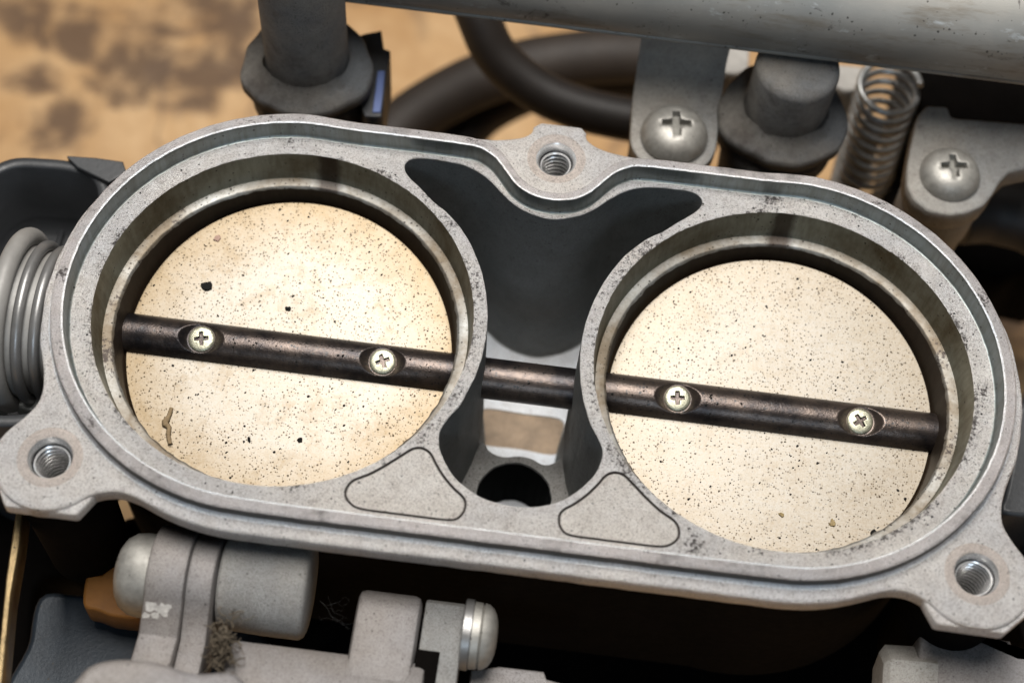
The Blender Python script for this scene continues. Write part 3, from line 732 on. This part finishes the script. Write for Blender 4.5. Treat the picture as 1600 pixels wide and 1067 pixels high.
def socket(cx, cy, zt, zc, label, sd):
    t = thing('injector_socket', label, 'injector socket', (cx, cy, zc), group='injector sockets under the fuel rail')
    m2 = MB(); lathe(m2, [(0.72, zc-0.1), (0.69, zc+0.25), (0.69, zt-0.15), (0.66, zt-0.04), (0.58, zt)], cx, cy, 56, closed_top=True, rfun=lambda a: 1+0.012*noise.noise(Vector((math.cos(a)*2, math.sin(a)*2, sd))))
    m2.build('socket_body', DARKCAST, t)
    m2 = MB()
    rf = lambda a: 1 + 0.035*math.cos(3*a + sd) + 0.02*math.cos(5*a+1) + 0.05*noise.noise(Vector((math.cos(a)*3, math.sin(a)*3, sd)))
    lathe(m2, [(0.80, zc-0.34), (1.02, zc-0.33), (1.07, zc-0.28), (1.08, zc-0.06), (1.04, zc-0.01), (0.88, zc+0.03), (0.76, zc+0.08), (0.70, zc+0.2)], cx, cy, 80, rfun=rf); m2.build('collar', DARKCAST, t)
    m2 = MB(); lathe(m2, [(0.80, -4), (0.90, zc-1.0), (0.98, zc-0.9), (0.98, zc-0.55), (0.92, zc-0.48), (0.7, zc-0.46)], cx, cy, 60); m2.build('lower_ring', DARKCAST, t)
    m2 = MB(); lathe(m2, [(0.75, zc-0.62), (0.75, zc-0.5)], cx, cy, 40); m2.build('seal', RUBBER, t)
q = at(480, 95, -0.9); socket(q.x, q.y, 1.6, -0.9, 'dark cast injector socket with wide collar left of the hoses', 1.0)
q = at(1226, 172, -1.1); socket(q.x, q.y, 0.15, -1.1, 'dark cast injector socket between the strap bracket and the coil spring', 2.2)

def panhead(cx, cy, z, r, rot, parent, h=0.34):
    m2 = MB(); screw_head(m2, r, 0.3, lambda q: h*math.sqrt(max(0, 1-(q*0.985)**3.0)), r*0.44, r*0.12, 0.2, rot, n=64, under=0.05)
    m2.xform(Matrix.Translation((cx, cy, z))); tint_recess(m2.build('pan_head_screw', PAN, parent), RECESSGREY)
# strap bracket
q = at(1053, 210, -1.3)
t = thing('strap_bracket', 'grey strap bracket with a large domed cross-head screw behind the rear ear', 'bracket', (q.x, q.y, -1.3))
mb = MB(); hw = 0.74; n_arc = 12
fr = [(q.x + hw*0.98*math.cos(a), q.y - 0.08 + 0.72*math.sin(a)) for a in [math.pi + math.pi*i/18 for i in range(19)]]
def strap(fr):
    xl, xr = q.x-hw, q.x+hw; yb = q.y + 0.55
    L = fr + [(xr, yb)] + [(xl, yb)]
    return ccw(np.array(L))
L = strap(fr); D_ = []
prism(mb, L, -1.55, -1.3, 0.04)
prof = [(0.50, 0.002), (0.62, 0.003), (0.78, 0.06), (0.90, 0.16), (1.05, 0.31), (1.20, 0.47), (1.23, 0.52), (1.24, 0.60), (1.24, 1.0), (1.24, 2.0)]
rr = []
for x in (q.x-hw, q.x-hw+0.05, q.x+hw-0.05, q.x+hw):
    dz = 0.04 if abs(abs(x-q.x)-hw) < 1e-6 else 0
    rr.append([(x, q.y+a, -1.3+b-dz) for a, b in prof] )
mb.loft(rr, closed=False, flip=True)
mb.build('strap', BRKT, t)
panhead(q.x, q.y-0.06, -1.3, 0.56, 0.1, t, 0.42)
mb = MB(); lathe(mb, [(0.70, -5), (0.70, -1.56)], q.x, q.y, 48); mb.build('mount_post', DARKCAST, t)
# right bracket
q = at(1483, 276, -1.3)
t = thing('cast_bracket', 'grey cast bracket arm with cross-head screw at the upper right', 'bracket', (q.x, q.y, -1.3))
pl = [(1418, 262), (1424, 225), (1434, 180), (1448, 165), (1480, 166), (1487, 184), (1540, 188), (1600, 193), (1660, 198), (1660, 252), (1604, 262), (1578, 268), (1562, 284), (1552, 302), (1538, 320), (1512, 332), (1484, 336), (1452, 330), (1428, 312), (1418, 290)]
L = ccw(np.array([at(a, b, -1.3)[:2] for a, b in pl])); L_ = []
for i in range(len(L)):
    a, b_ = L[i], L[(i+1) % len(L)]; L_ += [a + (b_-a)*u for u in (0.12, 0.5, 0.88)]
L = np.array(L_)
mb = MB(); prism(mb, L, -1.75, -1.3, 0.05); mb.build('bracket_arm', BRKT, t)
panhead(q.x, q.y, -1.3, 0.50, 0.15, t)
mb = MB(); lathe(mb, [(0.60, -3.6), (0.62, -2.6), (0.66, -2.5), (0.68, -1.7)], q.x, q.y-0.03, 56); mb.build('mount_post', BRKT, t)
pl = [(1500, 176), (1600, 186), (1660, 190), (1660, 120), (1500, 110)]
# coil spring
mb = MB(); q = at(1383, 150, -2.4); path = []; rs = []
for i in range(900):
    u = i/899; turns = 13.5; a = u*turns*2*math.pi
    z = -2.0 - 3.9*u; path.append((q.x + 0.22*u + 0.52*math.cos(a), q.y + 0.52*math.sin(a), z))
tube(mb, path, 0.062, 10); o = mb.build('coil_spring', SPRINGM, None, loc=(q.x, q.y, -4.8)); tag(o, 'upright steel coil spring beside the right-hand injector socket', 'spring')
mb = MB(); lathe(mb, [(0.22, -8), (0.22, -3.4)], q.x, q.y, 24, closed_top=True)
o = mb.build('spring_rod', RUBBER, None, loc=(q.x, q.y, -8)); tag(o, 'dark rod standing inside the coil spring', 'rod')
# hoses
def hose(name, pts, r, label, mt=RUBBER):
    P = catmull([tuple(at(*p)) for p in pts], 60, closed=False); mb = MB(); tube(mb, P, r, 24)
    o = mb.build(name, mt, None, loc=tuple(P[30])); return tag(o, label, 'hose')
hose('rubber_hose', [(715, -60, -2.5), (745, 20, -3.2), (775, 85, -3.8), (830, 135, -4.2), (900, 168, -4.4), (1000, 190, -4.5), (1120, 205, -4.6)], 0.42, 'dark rubber hose running down from the rail to behind the strap bracket')
hose('rubber_hose', [(560, 290, -8), (620, 205, -7.8), (700, 150, -7.4), (790, 112, -7), (900, 92, -6.8), (1010, 88, -6.8), (1150, 95, -7)], 0.58, 'thick brown-black hose lying low on the bench behind the left bore', simple('brown_rubber', (0.03, 0.021, 0.015), 0.65, 0, 0.3, 2, 0.1))
hose('rubber_hose', [(700, 240, -9), (760, 175, -8.6), (860, 130, -8.2), (960, 120, -8), (1100, 130, -8)], 0.5, 'black hose tucked beneath the thicker brown-black hose')
# pale clips seen in the gaps beside the right-hand socket
for a4, z4, lb in (([(1126, 70), (1172, 74), (1170, 108), (1150, 116), (1128, 112)], -3.2, 'small pale grey clip in the gap between strap bracket and injector socket'), ([(1306, 100), (1350, 104), (1346, 140), (1318, 142), (1304, 132)], -3.4, 'small pale grey clip in the gap between injector socket and coil spring')):
    mb = MB(); L = ccw(np.array([at(a, b, z4)[:2] for a, b in a4])); prism(mb, L, z4-0.8, z4, 0.06)
    q = at(*a4[0], z4-0.8); o = mb.build('plastic_clip', simple('pale_clip', (0.40, 0.38, 0.35), 0.6), None, loc=tuple(q)); tag(o, lb, 'clip')
mb = MB(); L = ccw(catmull([tuple(at(a, b, -8)[:2]) for a, b in [(1470, 290), (1660, 270), (1660, 420), (1600, 425), (1560, 440), (1500, 420), (1460, 370)]], 60)); prism(mb, L, -10, -8, 0.2)
q = at(1550, 360, -10); o = mb.build('dark_casting', DARKB, None, loc=tuple(q)); tag(o, 'near-black casting added to fill the dark area behind the mount post of the cast bracket', 'casting')  # dark filler added over bench that showed too light
# blue-edged connector beside left socket
q = at(592, 140, -1.6)
t = thing('wiring_connector', 'black wiring plug with a blue edge right of the left injector socket', 'connector', tuple(q))
mb = MB(); L = ccw(np.array([at(a, b, -1.4)[:2] for a, b in [(548, 60), (572, 52), (596, 48), (600, 76), (610, 80), (596, 182), (570, 182), (556, 150)]]))
prism(mb, L, -2.6, -1.4, 0.03); mb.build('plug_body', PLAST, t)
mb = MB(); L = ccw(np.array([at(a, b, -1.38)[:2] for a, b in [(590, 112), (602, 112), (595, 176), (582, 176)]])); prism(mb, L, -1.9, -1.36, 0.02); mb.build('blue_edge', BLUECL, t)

# left black plastic cup
t = thing('plastic_housing', 'black plastic cup-shaped housing behind the left end of the throttle body', 'housing', tuple(at(60, 350, -2.5)))
out = [(-90, 420), (-70, 330), (-35, 275), (15, 247), (70, 246), (120, 252), (158, 268), (172, 300), (168, 360), (150, 460), (110, 640), (-90, 640)]
L = ccw(catmull([tuple(at(a, b, -1.2)[:2]) for a, b in out], 160)); Li = offs(L, -0.20)
mb = MB(); mb.loft([Z(offs(L, 0.02), -5), Z(L, -1.25), Z(offs(L, -0.03), -1.2), Z(offs(L, -0.17), -1.2), Z(Li, -1.24), Z(offs(L, -0.26), -2.6), Z(offs(L, -0.45), -2.9)])
mb.cap(Z(offs(L, -0.45), -2.9)); mb.build('cup', PLAST, t)
mb = MB(); L = ccw(np.array([at(a, b, -1.1)[:2] for a, b in [(104, 243), (150, 246), (192, 252), (198, 270), (170, 285), (120, 262)]])); prism(mb, L, -2, -1.1, 0.03); mb.build('lug', PLAST, t)
for k_ in range(2):
    mb = MB(); a_ = at(96 + 26*k_, 340, -2.55); tube(mb, [(a_.x, a_.y+0.5, -2.83), (a_.x-0.05, a_.y-1.6, -2.83)], 0.05, 8); mb.build('rib', PLAST, t)
# rings round the shaft end
t = thing('shaft_seal', 'stack of grey rings round the shaft end at the left edge', 'seal', (-7.7, 0, ZA))
Mx = MX(0, 0, ZA)
for x0, r, th, mt, nm in ((-7.88, 1.29, 0.15, DRING, 'seal_ring'), (-7.58, 1.19, 0.085, STEEL, 'wire_ring'), (-7.33, 1.14, 0.085, STEEL, 'wire_ring')):
    m2 = MB(); pr = [(r + th*math.cos(a), x0 + th*math.sin(a)) for a in [2*math.pi*i/20 for i in range(21)]]
    lathe(m2, pr[::-1], 0, 0, 96, M=Mx); m2.build(nm, mt, t)
m2 = MB(); lathe(m2, [(1.25, -8.0), (1.12, -7.6), (1.08, -7.3), (1.02, -7.0)], 0, 0, 80, M=Mx); m2.build('hub', DRING, t)
t = thing('return_spring_plate', 'pale galvanised plate behind the grey rings at the far left', 'plate', (-8.4, 0, ZA-1))
mb = MB(); Mx2 = MX(-8.3, 0, ZA)
L = ccw(catmull([(0.2, -2.5), (0.7, -1.2), (0.9, -0.2), (0.7, 0.6), (0.0, 1.0), (-1.0, 1.1), (-1.8, 0.7), (-2.1, 0), (-2.1, -1), (-1.5, -2.5)], 90))
prism(mb, L, -0.15, 0.1, 0.04, M=Mx2); mb.build('plate_disc', GALV, t)
mb = MB(); L = ccw(np.array([at(a, b, -1.9)[:2] for a, b in [(10, 608), (24, 634), (40, 640), (70, 642), (70, 612), (40, 600)]])); prism(mb, L, -2.4, -1.9, 0.05); mb.build('bent_lip', GALV, t)

# bottom left: yellow strip, blue-black plate
mb = MB(); L = ccw(np.array([at(a, b, -1.0)[:2] for a, b in [(28, 780), (38, 780), (30, 850), (16, 930), (2, 1080), (-10, 1080), (0, 1000), (10, 900)]]))
prism(mb, L, -1.5, -1.0, 0.02); q = at(15, 930, -1.5); o = mb.build('plated_strip', GOLD, None, loc=tuple(q)); tag(o, 'narrow yellow zinc-plated strip at the lower left edge', 'strip')
mb = MB(); L = ccw(catmull([tuple(at(a, b, -4.0)[:2]) for a, b in [(30, 1120), (44, 1000), (62, 930), (120, 926), (200, 934), (330, 960), (420, 1000), (430, 1120)]], 80))
prism(mb, L, -5.0, -4.0, 0.1); q = at(150, 1000, -5); o = mb.build('dark_plate', BLUEBLK, None, loc=tuple(q)); tag(o, 'blue-black plate low behind the linkage at the lower left', 'plate')
mb = MB(); L = ccw(catmull([tuple(at(a, b, -5.0)[:2]) for a, b in [(-60, 780), (-60, 1120), (30, 1120), (50, 930), (80, 900), (130, 905), (130, 880), (150, 820), (60, 780)]], 80))
prism(mb, L, -6.0, -5.0, 0.1); q = at(20, 900, -6); o = mb.build('dark_casting', DARKB, None, loc=tuple(q)); tag(o, 'near-black casting added to keep the gap dark below the left ear beside the yellow strip', 'casting')  # added to keep the gap under the left ear black

# linkage, lower left
def xcyl(parent, name, mt, px0, px1, py, z, prof, n=56):
    """lathe about an axis parallel to world x; prof: list of (fraction along, radius)"""
    a = at(px0, py, z); b_ = at(px1, py + (px1-px0)*0.125, z); y = (a.y + b_.y)/2
    M = MX(0, y, z); m2 = MB()
    lathe(m2, [(r, a.x + u*(b_.x - a.x)) for u, r in prof], 0, 0, n, M=M)
    R0 = [tuple(M @ Vector((prof[0][1]*math.cos(2*math.pi*i/n), prof[0][1]*math.sin(2*math.pi*i/n), a.x + prof[0][0]*(b_.x-a.x)))) for i in range(n)]
    R1 = [tuple(M @ Vector((prof[-1][1]*math.cos(2*math.pi*i/n), prof[-1][1]*math.sin(2*math.pi*i/n), a.x + prof[-1][0]*(b_.x-a.x)))) for i in range(n)]
    m2.cap(R0, flip=True); m2.cap(R1)
    return m2.build(name, mt, parent, angle=35)
def xprism(parent, name, mt, x0, x1, prof, bev=0.05):
    """outline prof in world (y,z), extruded along x"""
    L = ccw(np.array(prof, float)); m2 = MB()
    rr = [[(x0+bev, p[0], p[1]) for p in offs(L, -bev)], [(x0+bev*0.3, p[0], p[1]) for p in offs(L, -bev*0.3)], [(x0+bev*1.0, p[0], p[1]) for p in L]]
    rr = [[(x0, p[0], p[1]) for p in offs(L, -bev)], [(x0+bev*0.3, p[0], p[1]) for p in offs(L, -bev*0.3)], [(x0+bev, p[0], p[1]) for p in L],
          [(x1-bev, p[0], p[1]) for p in L], [(x1-bev*0.3, p[0], p[1]) for p in offs(L, -bev*0.3)], [(x1, p[0], p[1]) for p in offs(L, -bev)]]
    m2.loft(rr); m2.cap(rr[0], flip=True); m2.cap(rr[-1])
    return m2.build(name, mt, parent, angle=35)
dome = [(0.0, 0.12), (0.02, 0.25), (0.08, 0.38), (0.2, 0.5), (0.38, 0.575), (0.6, 0.6), (1.0, 0.61)]
q = at(290, 930, -1.2)
t = thing('throttle_linkage', 'grey cast linkage arm with rounded clamp end and domed bolt at the lower left', 'linkage', tuple(q)); link_arm = t
xcyl(t, 'domed_bolt', PAN, 183, 250, 893, -1.2, dome)
a = at(243, 900, -1.2); b_ = at(345, 912, -1.2); yc = a.y
xprism(t, 'clamp', LEVER, a.x, b_.x - 0.38, [(yc + 0.74*math.cos(v), -1.2 + 0.74*math.sin(v)) for v in [math.radians(-60 + 200*i/24) for i in range(25)]] + [(yc-0.95, -0.9), (yc-1.5, -0.75), (yc-2.4, -0.7), (yc-3.0, -0.7), (yc-3.0, -1.8), (yc-1.2, -1.9), (yc-0.2, -1.95)], 0.06)
xprism(t, 'clamp_cheek', LEVER, b_.x - 0.37, b_.x, [(yc + 0.70*math.cos(v), -1.2 + 0.70*math.sin(v)) for v in [math.radians(-60 + 200*i/24) for i in range(25)]] + [(yc-0.95, -1.0), (yc-1.6, -0.95), (yc-2.4, -0.9), (yc-3.0, -0.9), (yc-3.0, -1.8), (yc-1.2, -1.9), (yc-0.2, -1.9)], 0.05)
xcyl(t, 'pivot_boss', BRKT, 352, 486, 905, -1.25, [(0, 0.66), (0.03, 0.70), (0.5, 0.72), (0.93, 0.72), (0.98, 0.68), (1.0, 0.62)])
q = at(620, 1000, -1.1)
t = thing('linkage_bar', 'grey cast linkage bar with bolted end block at the bottom left of centre', 'linkage bar', tuple(q))
a = at(340, 1040, -0.9); b_ = at(640, 1060, -0.9)
xprism(t, 'bar', LEVER, a.x+0.1, b_.x+0.2, [(a.y+0.42, -1.5), (a.y+0.42, -1.0), (a.y+0.3, -0.85), (a.y-0.2, -0.7), (a.y-1.6, -0.6), (a.y-1.6, -1.8), (a.y, -1.8)], 0.08)
a = at(556, 960, -1.0); b_ = at(655, 975, -1.0)
xprism(t, 'end_block', LEVER, a.x, b_.x, [(a.y+0.40, -2.1), (a.y+0.40, -1.05), (a.y+0.30, -0.93), (a.y+0.1, -0.85), (a.y-0.6, -0.8), (a.y-1.6, -0.75), (a.y-1.6, -2.1)], 0.10)
a2 = at(658, 990, -1.0); b2 = at(722, 1000, -1.0)
xprism(t, 'side_plate', BRKT, a2.x, b2.x, [(a2.y+0.55, -2.1), (a2.y+0.55, -1.1), (a2.y+0.48, -1.02), (a2.y-0.6, -0.9), (a2.y-1.8, -0.85), (a2.y-1.8, -2.1)], 0.04)
xcyl(t, 'washer', STEEL, 722, 737, 990, -1.1, [(0, 0.46), (0.1, 0.5), (0.9, 0.5), (1, 0.46)])
xcyl(t, 'domed_bolt', PAN, 737, 777, 992, -1.1, [(1-u, r*0.78) for u, r in [(0.0, 0.12), (0.03, 0.28), (0.12, 0.42), (0.25, 0.52), (0.42, 0.58), (0.6, 0.6), (0.64, 0.56), (0.70, 0.6), (1.0, 0.61)]][::-1])
xprism(t, 'slot_shade_block', DARKB, a2.x - 0.02, a2.x + 0.30, [(a2.y-0.25, -1.6), (a2.y-0.25, -0.915), (a2.y-0.30, -0.905), (a2.y-1.6, -0.83), (a2.y-1.6, -1.6)], 0.01)  # raised near-black block painted as the shade inside a slot
mb = MB(); rnd = random.Random(8)
for cx_, cy_, r_ in ((-4.80, -4.47, 0.13), (-4.63, -4.50, 0.12), (-4.72, -4.58, 0.07), (-4.55, -4.44, 0.05), (-4.86, -4.60, 0.06)):
    base = []; top = []
    for i in range(14):
        a_ = 2*math.pi*i/14; q_ = r_*rnd.uniform(0.6, 1.2); x_, y_ = cx_ + q_*math.cos(a_), cy_ + q_*math.sin(a_)*0.8
        zz_ = -0.752 - 0.0 + (y_ + 4.502)*0.46; base.append((x_, y_, zz_ - 0.01)); top.append((cx_ + (x_-cx_)*0.9, cy_ + (y_-cy_)*0.9, zz_ + 0.004 + rnd.uniform(0, 0.006)))
    mb.loft([base, top], smooth=False); mb.cap(top)
mb.build('bare_metal_chip', CHIPM, link_arm)
# orange tab added in place of the lit bench behind the domed bolt
mb = MB(); L = ccw(catmull([tuple(at(a, b, -3.0)[:2]) for a, b in [(133, 905), (140, 896), (160, 897), (168, 886), (190, 880), (216, 890), (222, 958), (180, 962), (150, 952), (130, 944)]], 50)); prism(mb, L, -3.6, -3.0, 0.05)
q = at(165, 920, -3.6); o = mb.build('bench_glimpse', simple('lit_bench_orange', (0.36, 0.145, 0.025), 0.6, 0, 0.4, 1.5, 0.1), None, loc=tuple(q)); tag(o, 'orange tab added for the lit bench seen between the left ear and the domed bolt', 'slab')
# out-of-focus lever nearest to the lens
q = at(230, 1075, 0.2)
mb = MB(); L = ccw(catmull([tuple(at(a, b, 0.2)[:2]) for a, b in [(105, 1120), (125, 1050), (170, 1028), (240, 1030), (300, 1048), (370, 1052), (380, 1120)]], 60))
prism(mb, L, -0.5, 0.2, 0.12); o = mb.build('cable_lever', LEVER, None, loc=tuple(q)); tag(o, 'blurred pale grey lever edge at the bottom left, nearest the lens', 'lever')
# small machined block at the bottom centre
mb = MB(); L = ccw(np.array([at(a, b, -1.6)[:2] for a, b in [(735, 1046), (780, 1040), (850, 1048), (854, 1060), (900, 1072), (900, 1110), (730, 1110)]])); prism(mb, L, -2.2, -1.6, 0.04)
q = at(800, 1070, -2.2); o = mb.build('small_block', LEVER, None, loc=tuple(q)); tag(o, 'small grey block at the bottom edge right of the bolted end block', 'block')
# lint clump on the linkage
mb = MB(); rnd = random.Random(11); c0 = at(350, 1000, -0.45)
for i in range(110):
    p = c0 + Vector((rnd.gauss(0, 0.09), rnd.gauss(-0.02, 0.20), rnd.gauss(-0.05, 0.05))); P = [tuple(p)]
    d = Vector((rnd.gauss(0, 1), rnd.gauss(0, 1), rnd.gauss(0, 0.5))).normalized()
    for k in range(5):
        d = (d + Vector((rnd.gauss(0, .5), rnd.gauss(0, .5), rnd.gauss(0, .3)))).normalized(); p = p + d*0.045; P.append(tuple(p))
    tube(mb, P, rnd.uniform(0.004, 0.013), 4, caps=False)
for j in range(7):
    cc = c0 + Vector((rnd.gauss(0, 0.06), -0.18 + j*0.055, -0.10)); rr = []
    for k in range(1, 7):
        ph = math.pi*k/7; rr.append([tuple(cc + Vector((0.07*math.sin(ph)*math.cos(a), 0.07*math.sin(ph)*math.sin(a), 0.06*math.cos(ph)))*(1+0.9*noise.noise(Vector((math.cos(a)*2+j, math.sin(a)*2, k*0.8))))) for a in [2*math.pi*i/10 for i in range(10)]])
    mb.loft(rr)
o = mb.build('lint_clump', simple('dusty_lint', (0.12, 0.095, 0.065), 0.9, 0, 0.5, 9, 0.1), None, loc=tuple(c0)); tag(o, 'tuft of brown dusty lint caught on the linkage arm', 'lint', kind='thing')
# cobweb threads
mb = MB(); rnd = random.Random(4)
for i in range(7):
    a = at(rnd.uniform(490, 520), rnd.uniform(935, 980), -1.3); b_ = at(rnd.uniform(535, 560), rnd.uniform(925, 985), -1.1)
    P = [tuple(a.lerp(b_, u) + Vector((rnd.gauss(0, .02), rnd.gauss(0, .03), -0.15*math.sin(u*math.pi)))) for u in [k/6 for k in range(7)]]
    tube(mb, P, 0.0006, 3, caps=False)
o = mb.build('cobweb', simple('web', (0.16, 0.16, 0.16), 0.7), None, loc=tuple(at(525, 955, -1.2))); tag(o, 'wispy cobweb between the pivot boss and the end block', 'cobweb', kind='stuff')
# bottom right block and hex bolt
q = at(1500, 1040, -1.6)
t = thing('mounting_block', 'grey cast block with hexagon bolt under the right ear', 'block', tuple(q))
mb = MB(); L = ccw(np.array([at(a, b, -1.3)[:2] for a, b in [(1440, 972), (1448, 962), (1474, 984), (1520, 992), (1580, 1000), (1584, 1022), (1680, 1030), (1680, 1130), (1432, 1130), (1434, 1040)]]))
D_ = []
for i in range(len(L)):
    a, b_ = L[i], L[(i+1) % len(L)]; D_ += [a + (b_-a)*t_ for t_ in (0.06, 0.5, 0.94)]
prism(mb, D_, -3.5, -1.3, 0.06); mb.build('block_body', LEVER, t)
a = at(1372, 1055, -1.7); mb = MB(); Mh = MX(0, a.y - 0.05, -1.75)
Mh = Mh @ Matrix.Rotation(math.radians(12), 4, 'Z'); lathe(mb, [(0.40, a.x), (0.52, a.x+0.08), (0.55, a.x+0.5), (0.55, a.x+0.75)], 0, 0, 6, M=Mh); R0 = [tuple(Mh @ Vector((0.40*math.cos(2*math.pi*i/6), 0.40*math.sin(2*math.pi*i/6), a.x))) for i in range(6)]; mb.cap(R0, flip=True)
mb.sm = [False]*len(mb.sm); mb.build('hex_bolt', BRKT, t)
mb = MB(); L = ccw(catmull([tuple(at(a, b, -6.0)[:2]) for a, b in [(470, 860), (470, 1130), (900, 1130), (1500, 1130), (1560, 1000), (1540, 900), (1200, 820), (800, 800)]], 120))
prism(mb, L, -8.5, -6.0, 0.4); q = at(1000, 1000, -8.5); o = mb.build('shadow_filler', DARKB, None, loc=tuple(q)); tag(o, 'very dark brown rounded casting added for the deep shadow under the front of the flange', 'casting')  # added to turn the lit gap under the flange black
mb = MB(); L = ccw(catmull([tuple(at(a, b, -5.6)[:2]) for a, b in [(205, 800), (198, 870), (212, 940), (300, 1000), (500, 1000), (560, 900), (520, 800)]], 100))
prism(mb, L, -8.0, -5.6, 0.3); q = at(350, 900, -8.0); o = mb.build('shadow_filler', DARKB, None, loc=tuple(q)); tag(o, 'near-black casting added for the shade deep behind the clamp of the linkage arm', 'casting')  # another added dark mass, closing the gap behind the linkage
# dark things at the right edge
mb = MB(); L = ccw(catmull([tuple(at(a, b, -1.6)[:2]) for a, b in [(1566, 800), (1570, 770), (1580, 720), (1592, 640), (1640, 560), (1720, 560), (1720, 810), (1640, 808)]], 60)); prism(mb, L, -3.5, -1.6, 0.08)
q = at(1600, 700, -3.5); o = mb.build('plastic_cover', PLAST, None, loc=tuple(q)); tag(o, 'black grained plastic cover at the right edge beside the right bore', 'cover')
hose('rubber_hose', [(1500, 330, -4), (1560, 330, -4), (1640, 360, -4), (1700, 450, -4)], 0.62, 'black hose at the right edge below the cast bracket arm')
hose('rubber_hose', [(1470, 60, -2.6), (1440, 130, -3.6), (1420, 210, -4.5), (1400, 330, -5.5)], 0.5, 'dark hose descending behind the coil spring')
mb = MB(); L = ccw(np.array([at(a, b, -2.6)[:2] for a, b in [(1440, 90), (1720, 120), (1720, 210), (1440, 190)]])); prism(mb, L, -4.4, -2.6, 0.05)
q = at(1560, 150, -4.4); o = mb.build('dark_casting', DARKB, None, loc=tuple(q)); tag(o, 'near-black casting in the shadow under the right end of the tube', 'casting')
mb = MB(); L = ccw(np.array([at(a, b, -3)[:2] for a, b in [(1592, 800), (1700, 800), (1700, 1000), (1600, 1000), (1580, 930)]])); prism(mb, L, -4.4, -3, 0.05)
q = at(1640, 900, -4.4); o = mb.build('dark_bracket', DARKB, None, loc=tuple(q)); tag(o, 'near-black bracket beyond the right ear', 'bracket')
for o in list(bpy.data.objects):
    if '_o' in o.keys(): del o['_o']
